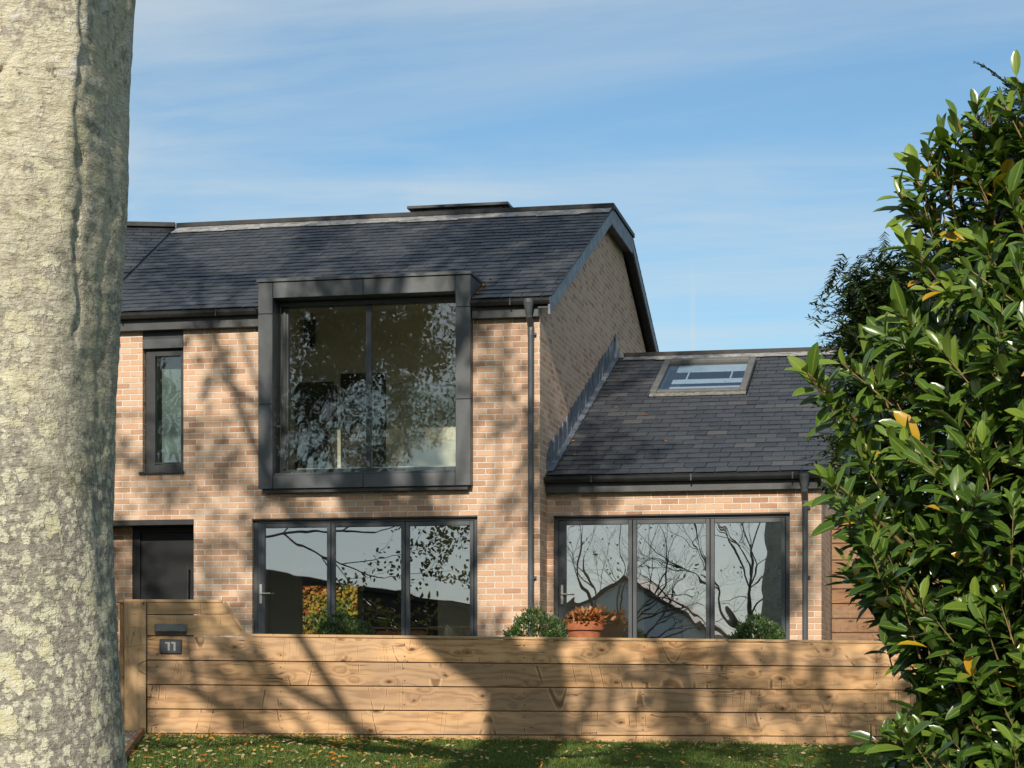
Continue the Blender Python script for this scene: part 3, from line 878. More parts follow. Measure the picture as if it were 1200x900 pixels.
# fascia and gutters (broken by the bay)
def gutter(b, x0, x1, yc, zt):
    pro = []
    for k in range(9):
        q = math.pi + math.pi * k / 8
        pro.append((yc + .058 * math.cos(q), zt + .062 * math.sin(q) * 1.05))
    poly = pro + [(yc + .050, zt), (yc - .050, zt)]
    outer = [(x0, y, z) for y, z in pro] + [(x0, yc + .052, zt + .012), (x0, yc - .062, zt + .012)]
    b.prism(outer, (x1 - x0, 0, 0))
for x0, x1 in ((-10.68, -8.345), (-5.552, X1 + .165)):
    ga = MB(); fa = MB()
    gutter(ga, x0, x1, 24.665, 6.185)
    fa.box(x0, min(x1, X1 + .0), 24.745, V0 + .002, 5.985, 6.19)
    xx = x0 + .5
    while xx < x1:
        ga.box(xx, xx + .018, 24.603, 24.73, 6.115, 6.200); xx += 1.3
    ga.build('gutter', M['gutter'], house)
    fa.build('fascia', M['fascia'], house, .003)
ga = MB(); fa = MB()
gutter(ga, X1 + .01, X2 + .08, 25.145, 4.015)
xx = X1 + .6
while xx < X2: ga.box(xx, xx + .018, 25.083, 25.21, 3.948, 4.030); xx += 1.25
fa.box(X1 + .003, X2 + .004, 25.225, W0 + .002, 3.832, 4.02)
ga.build('wing_gutter', M['gutter'], house)
fa.build('wing_fascia', M['fascia'], house, .003)
def downpipe(name, x, y, ztop, gut_y):
    p = MB()
    p.tube([(x, gut_y - .01, ztop + .085), (x, gut_y - .01, ztop + .045), (x, gut_y, ztop - .10)], [.068, .068, .036], 20)
    p.tube([(x, gut_y, ztop - .05), (x, gut_y + .01, ztop - .12), (x, y - .005, ztop - .22), (x, y, ztop - .28)], .040, 14)
    p.tube([(x, y, ztop - .26), (x, y, 1.42)], .036, 20)
    o = p.build(name, M['pipe'], house, smooth=False)
    for z in (ztop - .32, 2.75):
        c = MB(); c.tube([(x, y, z - .03), (x, y, z + .03)], .040, 16); c.box(x + .03, x + .062, y + .01, y + .06, z - .014, z + .014)
        c.build('pipe_bracket', M['pipe'], o)
downpipe('downpipe', -4.815, 24.79, 6.10, 24.66)
downpipe('downpipe', -1.46, 25.27, 3.93, 25.14)
# right wing roof
WL = X2 + .06 - X1
slw = math.hypot(31.0 - 25.2, S2 * (31.0 - 25.2)); cw = (31.0 - 25.2) / slw
sk = dict(x0=-3.86, x1=-2.49, v0=28.80, v1=30.52)
rb = MB()
hole = (sk['x0'] - X1 - .02, sk['x1'] - X1 + .02, (sk['v0'] - 25.2) / cw - .12, (sk['v1'] - 25.2) / cw + .04)
slates(rb, (X1, 25.2, 4.045), A1, (0, 1, S2), WL, slw, .215, .27, [(1, 0, WL), (-1, 0, -.02)], [hole], 11)
h0, h1, h2, h3 = hole
Ow = (X1, 25.21, 4.045); Sw = (0, 1, S2)
for poly in ([(.005, 0), (WL - .05, 0), (WL - .05, h2), (.005, h2)], [(.005, h2), (h0, h2), (h0, h3), (.005, h3)], [(h1, h2), (WL - .05, h2), (WL - .05, h3), (h1, h3)], [(.005, h3), (WL - .05, h3), (WL - .05, slw), (.005, slw)]):
    slab(rb, poly, Ow, A1, Sw, .05)
slates(rb, (X2 + .06, 36.8, 4.045), (-1, 0, 0), (0, -1, S2), WL - .01, slw, .215, .27, [(-1, 0, 0)], [], 12)
slab(rb, [(.05, 0), (WL - .01, 0), (WL - .01, slw), (.05, slw)], (X2 + .06, 36.79, 4.045), (-1, 0, 0), (0, -1, S2), .05)
wing_roof = rb.build('wing_roof', M['slate'], house)
rt = MB()
zr = zw(31.0)
rt.box(X1 + .16, X2 + .09, 30.93, 31.09, zr + .005, zr + .075)
rt.build('wing_ridge_trim', M['ridge'], house, .006)
ls = MB(); x = X1 + .17
while x < X2 + .05:
    x2 = min(x + rr.uniform(.4, .7), X2 + .055); q = rr.uniform(.22, .30)
    n_ = Vector((0, -S2, 1)).normalized() * .030
    P = lambda xx, s: Vector((xx, 25.2, 4.045)) + Vector((0, 1, S2)).normalized() * s + n_
    ls.prism([P(x, slw - q), P(x2, slw - q + rr.uniform(-.02, .02)), P(x2, slw + .0), P(x, slw + .0)], n_ * .15)
    x = x2
ls.build('wing_lead_strip', M['leadpale'], house)
vb = MB()
verge(vb, [(25.15, zw(25.15) - .012), (31.0, zr - .012)], .17, X2 + .006, X2 + .05)
verge(vb, [(31.0, zr - .012), (36.85, zw(25.15) - .012)], .17, X2 + .006, X2 + .05)
vb.build('wing_verge', M['fascia'], house)
# stepped lead where the wing roof meets the gable, and its corner horn
lf = MB(); v = 25.30; k = 0
while v < 30.9:
    wd = .15 + rr.uniform(-.01, .02)
    zb = zw(v) + .012; hgt = .27 + (.05 if k % 2 else .0) + rr.uniform(-.02, .02)
    pr = .006 + .006 * (k % 2) + rr.uniform(0, .004)
    lf.rnd = rr.random()
    lf.prism([(X1 + .003, v, zb), (X1 + .003, v + wd + .02, zb + S2 * wd), (X1 + .003, v + wd + .02, zb + S2 * wd + hgt), (X1 + .003, v, zb + hgt)], (pr, 0, 0))
    lf.prism([(X1 + .004 + pr, v, zb + .02), (X1 + .004 + pr, v + wd, zb + S2 * wd + .02), (X1 + .004 + pr, v + wd, zb + S2 * wd + .034), (X1 + .004 + pr, v, zb + .034)], (.075, 0, 0))
    v += wd; k += 1
lf.tube([(X1 + .02, 30.9, zr - .02), (X1 + .06, 30.95, zr + .16), (X1 + .03, 30.98, zr + .38)], [.05, .035, .012], 8)
lf.prism([(X1 + .01, 31.0, zr + .02), (X1 + .01, 31.9, zr + .02 - .36), (X1 + .01, 31.9, zr + .0), (X1 + .01, 31.0, zr + .36)], (.012, 0, 0))
lf.build('step_flashing', M['lead'], house)
# rooflight on the wing
U = Vector((1, 0, 0)); T = Vector((0, 1, S2)).normalized(); Nn = Vector((0, -S2, 1)).normalized()
Ls = (sk['v1'] - sk['v0']) / cw; Wd = sk['x1'] - sk['x0']
O = Vector((sk['x0'], sk['v0'], zw(sk['v0'])))
def sb(b, a0, a1, s0, s1, h0, h1): b.obox(O + U * a0 + T * s0 + Nn * h0, U * (a1 - a0), T * (s1 - s0), Nn * (h1 - h0))
f = MB(); fw = .095
sb(f, 0, fw, 0, Ls, -.05, .085); sb(f, Wd - fw, Wd, 0, Ls, -.05, .085); sb(f, fw, Wd - fw, Ls - .13, Ls, -.05, .10); sb(f, fw, Wd - fw, 0, .10, -.05, .075)
skl = f.build('rooflight', M['sky_frame'], house, .008)
f = MB(); sb(f, fw, Wd - fw, .10, Ls - .13, .035, .05); f.build('pane', M['glass_sky'], skl)
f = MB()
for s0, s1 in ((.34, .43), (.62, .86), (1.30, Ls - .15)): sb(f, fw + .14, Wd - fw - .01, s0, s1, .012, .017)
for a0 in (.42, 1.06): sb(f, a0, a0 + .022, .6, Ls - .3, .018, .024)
f.build('pale_bars', M['pale_bars'], skl)  # pale bars modelled to stand in for reflections in the rooflight pane
f = MB(); sb(f, .0, Wd, .0, Ls, -.34, -.32); f.build('shaft_back', mat_plain('reflected_sky_shaft', (.20, .27, .36), .8, .1), skl)  # shaft base coloured blue-grey to imitate sky reflected in the pane
f = MB(); x = 0.0
while x < Wd:
    sb(f, x, min(x + .07, Wd), -.10, -.004, .022, .034 + rr.uniform(0, .012)); x += .072
f.build('apron', mat_plain('apron_lead', (.30, .30, .29), .45, .35, 16, .3, .3), skl)
# flat rooflight box standing on the flat roof
f = MB(); f.box(-7.70, -6.32, 30.22, 31.2, ZT, 8.65)
kb = f.build('rooflight_box', M['lead'], house)
f = MB(); f.box(-7.78, -6.20, 30.12, 31.3, 8.653, 8.695); f.build('box_lid', M['black'], kb, .004)

# ---- bent left wing (mostly behind the trunk)
BA = R(17)
ld = Vector((-math.cos(BA), -math.sin(BA), 0))                   # along the wing, away from the house
ln = Vector((math.sin(BA) * -1, math.cos(BA), 0)); ln = Vector((-math.sin(BA), math.cos(BA), 0))
LC = Vector((X0, V0, 0))
b = MB(); b.obox(LC + Vector((0, 0, 1.3)), ld * 7, ln * .3, (0, 0, WT - 1.3)); b.build('left_wing_wall', M['brick'], house)
b = MB(); b.obox(LC + ld * 7 + Vector((0, 0, 1.3)), ld * .3, ln * 12.5, (0, 0, WT - 1.3)); b.build('left_wing_end_wall', M['brick'], house)
rb = MB()
Lo = Vector((vx0, VE, 6.22))
inward = Vector((ln.x, ln.y, S1)).normalized()
# valley in this plane's coordinates: from (0,0) to the ridge point
rp_ = Vector((vx1, VR, 6.22 + S1 * (VR - VE))) - Lo
ax, sx = rp_.dot(ld), rp_.dot(inward)
slates(rb, Lo, ld, inward, 7.2, sx, .215, .26, [(-1.0, ax / sx, -.03)], [], 21, ax - .3)
slab(rb, [(.02, 0), (7.2, 0), (7.2, sx), (ax + .02, sx)], Lo, ld, inward, .06)
rb.build('left_wing_roof', M['slate'], house)
b = MB()
rpw = Lo + rp_
b.obox(rpw + Vector((0, 0, .0)) + ld * .01, ld * 5.2, ln * 2.0, (0, 0, .03))
b.obox(rpw + Vector((0, 0, .035)) + ld * .01 - ln * .05, ld * 5.2, ln * .13, (0, 0, .065))
b.build('left_wing_ridge', M['ridge'], house)
b = MB(); b.obox(LC + Vector((0, 0, 5.985)) - ln * .115 + ld * .02, ld * 6.9, ln * .112, (0, 0, .2)); b.build('left_wing_fascia', M['fascia'], house)

# ---- bay window, upper floor
def ring(b, x0, x1, z0, z1, y0, y1, wl, wr, wt, wb):
    b.box(x0, x0 + wl, y0, y1, z0, z1); b.box(x1 - wr, x1, y0, y1, z0, z1)
    b.box(x0 + wl, x1 - wr, y0, y1, z1 - wt, z1); b.box(x0 + wl, x1 - wr, y0, y1, z0, z0 + wb)
BX0, BX1, BZ0, BZ1, BY = -8.338, -5.560, 3.90, 6.560, 24.70
bay = MB()
ring(bay, BX0 + .004, BX1 - .004, BZ0 + .01, BZ1 - .03, BY + .018, 25.02, .190, .190, .205, .16)
bayo = bay.build('bay_window', M['clad'], house, .004)
c = MB()      # cladding panels with open joints
def panel(x0, x1, z0, z1): c.box(x0 + .004, x1 - .004, BY, BY + .016, z0 + .004, z1 - .004)
for z0, z1 in ((BZ0, 4.98), (4.98, 6.13), (6.13, BZ1 - .03)):
    panel(BX0, BX0 + .198, z0, z1); panel(BX1 - .198, BX1, z0, z1)
xm = (BX0 + BX1) / 2
for x0, x1 in ((BX0 + .198, xm), (xm, BX1 - .198)):
    panel(x0, x1, BZ1 - .235, BZ1 - .03); panel(x0, x1, BZ0, BZ0 + .175)
c.build('cladding_panels', M['clad'], bayo, .003)
c = MB(); c.box(BX0 - .012, BX1 + .012, BY - .025, 25.62, BZ1 - .028, BZ1 + .012)
c.build('bay_roof_trim', M['clad'], bayo, .004)
for bx, wx in ((BX0 + .004, .1), (BX1 - .004, -.1)):
    c = MB(); c.prism([(bx, 25.022, 6.3), (bx, 25.6, 6.53), (bx, 25.022, 6.53)], (wx, 0, 0)); c.build('bay_cheek', M['clad'], bayo)
c = MB(); c.box(BX0 + .05, BX1 - .05, BY + .04, V0 - .004, BZ0 - .045, BZ0 + .008); c.build('bay_soffit', M['black'], bayo)
# orange leaf debris along the cheek is in the roof leaves below
sf = MB(); ring(sf, -8.14, -5.762, 4.065, 6.318, 25.03, 25.12, .10, .045, .06, .11)
sf.box(-8.10, -8.065, 25.0, 25.028, 4.18, 6.25); sf.box(-7.008, -6.935, 25.035, 25.10, 4.176, 6.257)
sf.box(-8.14, -5.762, 24.96, 25.028, 4.065, 4.135)
sf.box(-8.139, -5.763, 24.975, 25.028, 6.262, 6.318)
sfo = sf.build('sliding_frame', M['frame'], bayo, .004)
for x0, x1 in ((-8.04, -7.009), (-6.934, -5.808)):
    p = MB(); p.box(x0, x1, 25.064, 25.076, 4.177, 6.257); p.build('pane', M['glass_u'], bayo)
p = MB(); p.box(-8.13, -5.775, 24.745, 24.757, 4.085, 5.215); p.build('balustrade_glass', M['glass_b'], bayo)
p = MB(); p.box(-8.13, -5.775, 24.735, 24.767, 4.078, 4.10); p.build('balustrade_rail', M['frame'], bayo)
c = MB(); c.box(-7.95, -5.85, 25.13, 25.25, 4.155, 4.20); c.build('inner_sill', M['white'], bayo)

# ---- slit window
s = MB(); ring(s, -9.935, -9.402, 4.165, 5.745, V0 + .06, V0 + .14, .125, .055, .075, .10)
s.box(-9.808, -9.459, V0 + .05, V0 + .058, 4.27, 4.29)
slit = s.build('slit_window', M['black'], house, .004)
s = MB(); s.box(-9.81, -9.457, V0 + .098, V0 + .106, 4.265, 5.67); s.build('pane', M['glass_s'], slit)
s = MB(); s.box(-9.956, -9.400, V0 - .012, V0 + .06, 5.762, 5.885); s.build('head_panel', M['clad'], slit, .003)
s = MB(); s.box(-9.954, -9.402, V0 + .02, V0 + .2, 5.887, 6.0); s.build('head_recess', M['black'], slit)
s = MB(); s.box(-10.0, -9.385, V0 - .04, V0 + .055, 4.135, 4.163); s.build('sill', M['black'], slit, .003)

# ---- folding glazed doors
def bifold(name, x0, x1, z0, z1, wall, bars, glass, handle_z, outer_l):
    y = wall + .055
    f = MB()
    f.box(x0 + .003, x0 + .055, y, y + .09, z0, z1 - .003); f.box(x1 - .055, x1 - .003, y, y + .09, z0, z1 - .003)
    f.box(x0 + .055, x1 - .055, y, y + .09, z1 - .06, z1 - .003); f.box(x0 + .055, x1 - .055, y, y + .09, z0, z0 + .05)
    o = f.build(name, M['frame'], house, .004)
    h = MB(); h.box(x0 - .002, x1 + .002, wall - .006, y - .002, z1 - .020, z1 - .003); h.build('head_trim', M['black'], o)
    edges = [x0 + .055] + bars + [x1 - .055]
    for i in range(3):
        a, c_ = edges[i] + .004, edges[i + 1] - .004
        zz0, zz1 = z0 + .055, z1 - .064
        fwl = .095 if i == 0 and outer_l else .05
        s_ = MB(); ring(s_, a, c_, zz0, zz1, y - .012, y + .05, fwl, .05, .055, .08)
        s_.build('sash', M['frame'], o, .005)
        p_ = MB(); p_.box(a + fwl, c_ - .05, y + .016, y + .026, zz0 + .08, zz1 - .055); p_.build('pane', glass, o)
    h = MB()
    hx = x0 + .055 + .048
    h.box(hx - .017, hx + .017, y - .022, y - .0125, handle_z - .13, handle_z + .12)
    h.tube([(hx, y - .02, handle_z), (hx, y - .06, handle_z)], .010, 8)
    h.tube([(hx, y - .06, handle_z), (hx + .14, y - .062, handle_z)], .010, 8)
    h.build('door_handle', M['steel'], o, .003)
    return o
bifold('folding_doors', -8.468, -5.509, 1.5, 3.537, V0, [-7.432, -6.455], M['glass_l'], 2.58, True)
bifold('folding_doors', -4.627, -1.653, 1.5, 3.555, W0, [-3.625, -2.645], M['glass_r'], 2.56, True)

# ---- interiors seen through the glass
def room(name, x0, x1, y0, y1, z0, z1, back=None, mat='plaster', right=True):
    t = .03
    bxs = [(x0, x0 + t, y0, y1), (x1 - t, x1, y0, y1)] + ([(x0, x1, y1, y1 + t)] if back is None else [])
    for q in bxs:
        w_ = MB(); w_.box(*q, z0, z1); w_.build(name + '_wall', M[mat], house)
    f = MB(); f.box(x0, x1, y0, y1, z0 - t, z0 - .002); f.build(name + '_floor', M['floorin'], house)
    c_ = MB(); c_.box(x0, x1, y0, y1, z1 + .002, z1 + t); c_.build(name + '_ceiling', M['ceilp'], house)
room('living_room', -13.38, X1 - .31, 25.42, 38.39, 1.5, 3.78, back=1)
b = MB(); wall_holes(b, 'y', 38.40, .04, -13.3, X1 - .36, 1.5, 3.78, [(-12.27, -10.92, 1.5, 3.27)])
b.build('living_room_rear_wall', M['plaster'], house)
for q in ((-6.66, X1 - .36, 27.5, 27.6), (-9.10, -8.65, 27.5, 27.6), (-9.15, -9.11, 25.5, 27.6)):
    b = MB(); b.box(*q, 1.5, 3.78); b.build('living_room_partition', M['plaster'], house)
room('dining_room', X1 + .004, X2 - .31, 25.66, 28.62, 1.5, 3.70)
# upper room: ceiling follows the roof
sidep = [(25.18, 3.96), (27.6, 3.96), (27.6, 6.62), (26.5, 6.62), (25.6, 6.37), (25.18, 6.35)]
for x in (-8.69, -5.1):
    b = MB(); b.prism([(x, v, z) for v, z in sidep], (.03, 0, 0)); b.build('upper_room_wall', M['olive'], house)
b = MB(); b.box(-8.69, -5.07, 27.6, 27.63, 3.96, 6.64); b.build('upper_room_wall', M['olive'], house)
b = MB(); b.box(-8.7, -5.05, 25.16, 27.6, 3.90, 3.955); b.build('upper_room_floor', M['floorin'], house)
b = MB()
for (v0, z0), (v1, z1) in (((25.14, 6.36), (25.6, 6.38)), ((25.6, 6.38), (26.5, 6.63)), ((26.5, 6.63), (27.62, 6.63))):
    b.prism([(-8.69, v0, z0), (-8.69, v1, z1), (-8.69, v1, z1 + .03), (-8.69, v0, z0 + .03)], (3.6, 0, 0))
b.build('upper_room_ceiling', M['ceilp'], house)
b = MB(); b.box(-8.08, -7.43, 27.55, 27.595, 3.96, 5.77); b.build('upper_room_door', M['cab'], house, .004)
b = MB(); b.box(-8.65, -8.14, 27.25, 27.59, 3.96, 5.62); b.build('upper_room_shelf', M['cab'], house)
b = MB(); b.box(-8.62, -8.46, 27.56, 27.595, 6.17, 6.55); b.build('wall_panel', M['cab'], house)
# dark slab behind slit window
b = MB(); b.box(-10.1, -9.38, 25.2, 25.22, 4.0, 5.98); b.build('landing_wall', mat_plain('landing_grey', (.40, .44, .42), .9, .4, 1.5), house)
# loose things inside
t = thing('kitchen_unit', 'tall dark kitchen unit seen through the left folding doors', 'cupboard', (-8.65, 33.3, 1.5))
b = MB(); b.box(-9.28, -8.01, 33.0, 33.6, 1.5, 3.72); b.build('carcass', M['cab'], t, .004)
for x in (-9.26, -8.63):
    b = MB(); b.box(x, x + .60, 32.975, 32.998, 1.55, 3.68); dd = b.build('cupboard_door', M['cab'], t, .003)
    b = MB(); b.tube([(x + .08, 32.95, 2.45), (x + .5, 32.95, 2.45)], .012, 8); b.tube([(x + .12, 32.95, 2.45), (x + .12, 32.98, 2.45)], .008, 6); b.tube([(x + .46, 32.95, 2.45), (x + .46, 32.98, 2.45)], .008, 6)
    b.build('handle', M['steel'], dd)
t = thing('wardrobe', 'black cupboard standing inside behind the right pane of the wing doors', 'cupboard', (-2.2, 28.3, 1.5))
b = MB(); b.box(-2.62, -1.62, 28.1, 28.6, 1.5, 3.22); b.build('carcass', M['cab'], t, .004)
for x in (-2.60, -2.10):
    b = MB(); b.box(x, x + .47, 28.075, 28.098, 1.55, 3.18); b.build('cupboard_door', M['cab'], t, .003)
t = thing('bookcase', 'dark tall bookcase inside behind the middle pane of the wing doors', 'bookcase', (-3.6, 28.4, 1.5))
for x in (-3.86, -3.40):
    b = MB(); b.box(x, x + .04, 28.2, 28.6, 1.5, 3.25); b.build('side_panel', M['cab'], t)
b = MB(); b.box(-3.82, -3.40, 28.56, 28.6, 1.5, 3.25); b.build('back_panel', M['cab'], t)
for z in (1.52, 1.95, 2.4, 2.85, 3.21):
    b = MB(); b.box(-3.819, -3.401, 28.2, 28.559, z, z + .03); b.build('shelf', M['cab'], t)
# garden hedge seen right through the house
rn = np.random.default_rng(4)
n = 26000
P = np.column_stack([rn.uniform(-19.5, -12.0, n), rn.uniform(50.0, 51.2, n), rn.uniform(1.42, 4.6, n)])
D = np.column_stack([rn.normal(0, .6, n), rn.normal(-.3, .4, n), rn.normal(-.5, .4, n)])
N = np.column_stack([rn.normal(0, .4, n), -np.ones(n), rn.normal(.3, .4, n)])
hz = np.clip(.5 + .22 * np.sin(P[:, 0] * 3.1) + .2 * np.sin(P[:, 2] * 2.7 + P[:, 0]) + rn.normal(0, .2, n), 0, 1)
hedge = thing('autumn_hedge', 'red and yellow autumn hedge behind the house seen through the left doors', 'hedge', (-15.5, 50.5, GARDEN))
leaf_mesh('foliage', M['ivy'], P, D, N, rn.uniform(.08, .14, n), rn.uniform(.07, .11, n), hz, hedge, 'small')
b = MB()
for k in range(16):
    x = -19.3 + k * .48; b.tube([(x, 50.6, 1.4), (x + .1, 50.55, 2.6), (x - .1, 50.6, 4.2)], [.03, .02, .008], 6)
b.build('stems', M['stem'], hedge)

# ---------------------------------------------------------------- timber fence
AX = Vector((fd.x, fd.y, 0)); NX = Vector((fn.x, fn.y, 0))
fence = thing('timber_fence', 'long low fence of wide knotty timber boards in front of the house', 'fence', fpt(3.5, 0, .88))
def board(b, a0, a1, z0, z1, d0, th, slope=-.0087, rnd=.5, lift=0.0):
    """one board along the fence between a0 and a1; z given at a=0"""
    b.rnd = rnd
    n = 1
    o0 = fpt(a0, d0, z0 + slope * a0); o1 = fpt(a1, d0, z0 + slope * a1)
    along = o1 - o0; up = Vector((0, 0, z1 - z0)); out = -NX * th
    base = len(b.v)
    b.obox(o0, along, out, up)
    for i, p in enumerate(b.v[base:]):
        q = Vector(p) - o0
        a = Vector((q.x, q.y)).dot(fd)
        b.uv[base + i] = (a0 + a, q.z - slope * a + rnd * 3.0 + (.08 if Vector((q.x, q.y)).dot(fn) < -th * .5 else 0))
rf = random.Random(12)
bw = .2385
zb0 = .965
tops = []
fb = MB()
z = zb0 + .02
lay = [(zb0 - .30, zb0 + .012)]
for k in range(4):
    lay.append((zb0 + .020 + k * bw, zb0 + .020 + (k + 1) * bw - .009))
for k, (z0, z1) in enumerate(lay):
    cuts = [0.002, 7.72, 9.9]
    for i in range(2):
        board(fb, cuts[i] + .003, cuts[i + 1] - .003, z0, z1, rf.uniform(.000, .004) - (.012 if k == 0 else 0), .05, rnd=rf.random())
fence_boards = fb.build('boards', M['wood'], fence, .004)
for k in range(1, 5):                                  # strips added behind the joints to stop light shining through
    rl_ = MB(); zz = lay[k][0] - .03
    board(rl_, .02, 9.85, zz, zz + .06, -.056, .03, rnd=.2 * k)
    rl_.build('light_gap_strip', M['woodpost'], fence)
cp = MB()
ztop = zb0 + .020 + 4 * bw - .004
board(cp, .93, 9.9, ztop, ztop + .028, .012, .11, rnd=.31)
cp.build('coping', M['woodpost'], fence, .004)
# raised end beside the post, with its sloping shoulder
re = MB()
zl = ztop + .0; zt = 2.285
def rpoly(pts, d, th, rnd):
    re.rnd = rnd
    base = len(re.v)
    re.prism([fpt(a, d, z) for a, z in pts], -NX * th)
    for i, p in enumerate(re.v[base:]):
        q = Vector(p); re.uv[base + i] = ((Vector((q.x, q.y)) - FA).dot(fd), q.z + rnd * 3)
zm = zl + .205
sl_a = lambda z: .73 + (zt - z) / (zt - zl) * .205      # shoulder edge
rpoly([(.004, zl + .004), (sl_a(zl), zl + .004), (sl_a(zm), zm - .005), (.004, zm - .005)], .002, .05, .77)
rpoly([(.004, zm + .004), (sl_a(zm), zm + .004), (sl_a(zt), zt - .026), (.004, zt - .026)], .004, .05, .18)
re.build('raised_boards', M['woodpost'], fence, .004)
rc = MB(); rc.rnd = .4
def strip(b, p, q, th, d, w_):
    base = len(b.v)
    dirv = (q - p); up = dirv.cross(NX).normalized()
    if up.z < 0: up = -up
    b.obox(p + NX * d, dirv, -NX * w_, up * th)
    for i, pp in enumerate(b.v[base:]):
        qv = Vector(pp); b.uv[base + i] = ((qv - p).length, .3 + (.05 if i % 2 else 0))
strip(rc, fpt(-.215, 0, zt - .024), fpt(.735, 0, zt - .024), .026, .014, .11)
strip(rc, fpt(.737, 0, zt - .026), fpt(.945, 0, zl + .004), .026, .014, .11)
rc.build('raised_coping', M['woodpost'], fence, .003)
po = MB(); po.rnd = .62; base = len(po.v)
po.obox(fpt(-.215, .03, .80), AX * .208, -NX * .12, (0, 0, zt - .026 - .80))
for i, p in enumerate(po.v[base:]):
    q = Vector(p); a = (Vector((q.x, q.y)) - FA).dot(fd)
    po.uv[base + i] = (q.z, a + .4)
po.build('post', M['woodpost'], fence, .006)
nl = MB()                                              # nail heads in pairs
for k, (z0, z1) in enumerate(lay[1:]):
    a = .09
    while a < 9.3:
        for zz in (z0 + .055, z1 - .055):
            if rf.random() < .85:
                c_ = fpt(a + rf.uniform(-.01, .01), .0055, zz - .0087 * a)
                nl.tube([c_ - NX * .004, c_ + NX * .0008], .0065, 7)
        a += 1.21
nlo = nl.build('nail_heads', M['black'], fence); nlo['kind'] = 'stuff'
# slatted gate left of the post
gate = thing('slatted_gate', 'slatted timber gate edge left of the thick fence post', 'gate', fpt(-.8, 0, .97))
gs = MB(); z = .93
gap_rng = [.236, .236, .236, .236, .20, .13, .12]
z = 1.02
for k, hgt in enumerate((.21, .21, .215, .22, .115, .11)):
    gs.rnd = rf.random(); base = len(gs.v)
    gs.obox(fpt(-1.30, -.02, z), AX * 1.022, -NX * .03, (0, 0, hgt))
    for i, p in enumerate(gs.v[base:]):
        q = Vector(p); gs.uv[base + i] = ((Vector((q.x, q.y)) - FA).dot(fd), q.z + k)
    z += hgt + (.022 if k < 3 else .03)
gs.build('slats', M['wood'], gate, .004)
for a0, a1, z0, z1 in ((-.262, -.222, .97, 2.255), (-1.32, -1.262, .97, 2.255)):
    gf = MB(); gf.rnd = .5
    gf.obox(fpt(a0, -.052, z0), AX * (a1 - a0), -NX * .06, (0, 0, z1 - z0))
    for i, p in enumerate(gf.v): gf.uv[i] = (p[2], p[0])
    gf.build('gate_frame', M['woodpost'], gate, .004)
gc = MB(); gc.rnd = .2; strip(gc, fpt(-1.33, 0, 2.258), fpt(-.225, 0, 2.258), .022, .0, .09); gc.build('gate_top', M['woodpost'], gate, .003)
# letterbox and number plate screwed to the boards
lb = thing('letterbox', 'grey steel letterbox slot with a lid on the raised fence boards', 'letterbox', fpt(.2, .01, 1.99))
b = MB(); b.obox(fpt(.080, .004, 1.945), AX * .302, NX * .022, (0, 0, .035)); b.build('slot', M['black'], lb, .003)
b = MB(); b.obox(fpt(.078, .006, 1.972), AX * .306, NX * .034, (0, 0, .078)); b.build('flap', M['lbox'], lb, .006)
sg = thing('number_sign', 'dark house number plate reading 11 below the letterbox', 'sign', fpt(.22, .01, 1.83))
b = MB(); b.obox(fpt(.122, .004, 1.760), AX * .212, NX * .024, (0, 0, .138)); b.build('plate', M['sign'], sg, .004)
for a in (.176, .232):
    b = MB()
    b.obox(fpt(a + .026, .029, 1.786), AX * .019, NX * .004, (0, 0, .086))
    b.obox(fpt(a + .002, .029, 1.856), AX * .0235, NX * .004, (0, 0, .016))
    b.build('digit', M['digit'], sg)

# slatted fence between wing and neighbour
sfc = thing('side_fence', 'tall brown horizontal slat fence beside the right end of the house', 'fence', (0, 27.75, GARDEN))
b = MB(); z = 1.46; k = 0
hs = [.16, .165, .24, .165, .17, .17, .165, .17, .2, .16, .17, .17, .15]
for hgt in hs:
    if z > 3.62: break
    b.rnd = rf.random(); base = len(b.v)
    b.obox((X2 + .02, 27.74 + rf.uniform(-.004, .004), z), (3.9, .2, -.02), (0, .025, 0), (0, 0, hgt))
    for i, p in enumerate(b.v[base:]): b.uv[base + i] = (p[0], p[2] + k)
    gz_ = z + hgt
    base = len(b.v); b.obox((X2 + .02, 27.766, gz_ - .02), (3.9, .2, -.02), (0, .02, 0), (0, 0, .068))  # backing board added to block bright sky in the gap
    for i, p in enumerate(b.v[base:]): b.uv[base + i] = (p[0], p[2] + k + .5)
    z += hgt + .028; k += 1
b.build('slats', M['wooddark'], sfc, .004)
for x in (X2 + .06, X2 + 1.9, X2 + 3.85):
    b = MB(); b.rnd = .3
    base = len(b.v); b.box(x, x + .09, 27.80 + .05 * (x - X2), 27.89 + .05 * (x - X2), 1.4, 3.66)
    for i, p in enumerate(b.v[base:]): b.uv[base + i] = (p[2], p[0])
    b.build('post', M['wooddark'], sfc, .004)

# ---------------------------------------------------------------- pot and clipped shrubs
pot = thing('flower_pot', 'terracotta flower pot with a red orange plant in front of the wing doors', 'pot', (-4.10, 24.55, GARDEN))
b = MB()
c = (-4.10, 24.55)
prof = [(.150, 1.43), (.155, 1.45), (.205, 2.08), (.235, 2.085), (.238, 2.10), (.240, 2.175), (.234, 2.19), (.215, 2.19), (.208, 2.10), (.195, 2.08)]
vs = []; fs = []; sg_ = 32
for r_, z in prof:
    for k in range(sg_):
        q = 2 * math.pi * k / sg_; vs.append((c[0] + r_ * math.cos(q), c[1] + r_ * math.sin(q), z))
for i in range(len(prof) - 1):
    for k in range(sg_):
        l = (k + 1) % sg_; fs.append((i * sg_ + k, i * sg_ + l, (i + 1) * sg_ + l, (i + 1) * sg_ + k))
b.add(vs, fs); b.build('pot_body', M['pot'], pot, smooth=False)
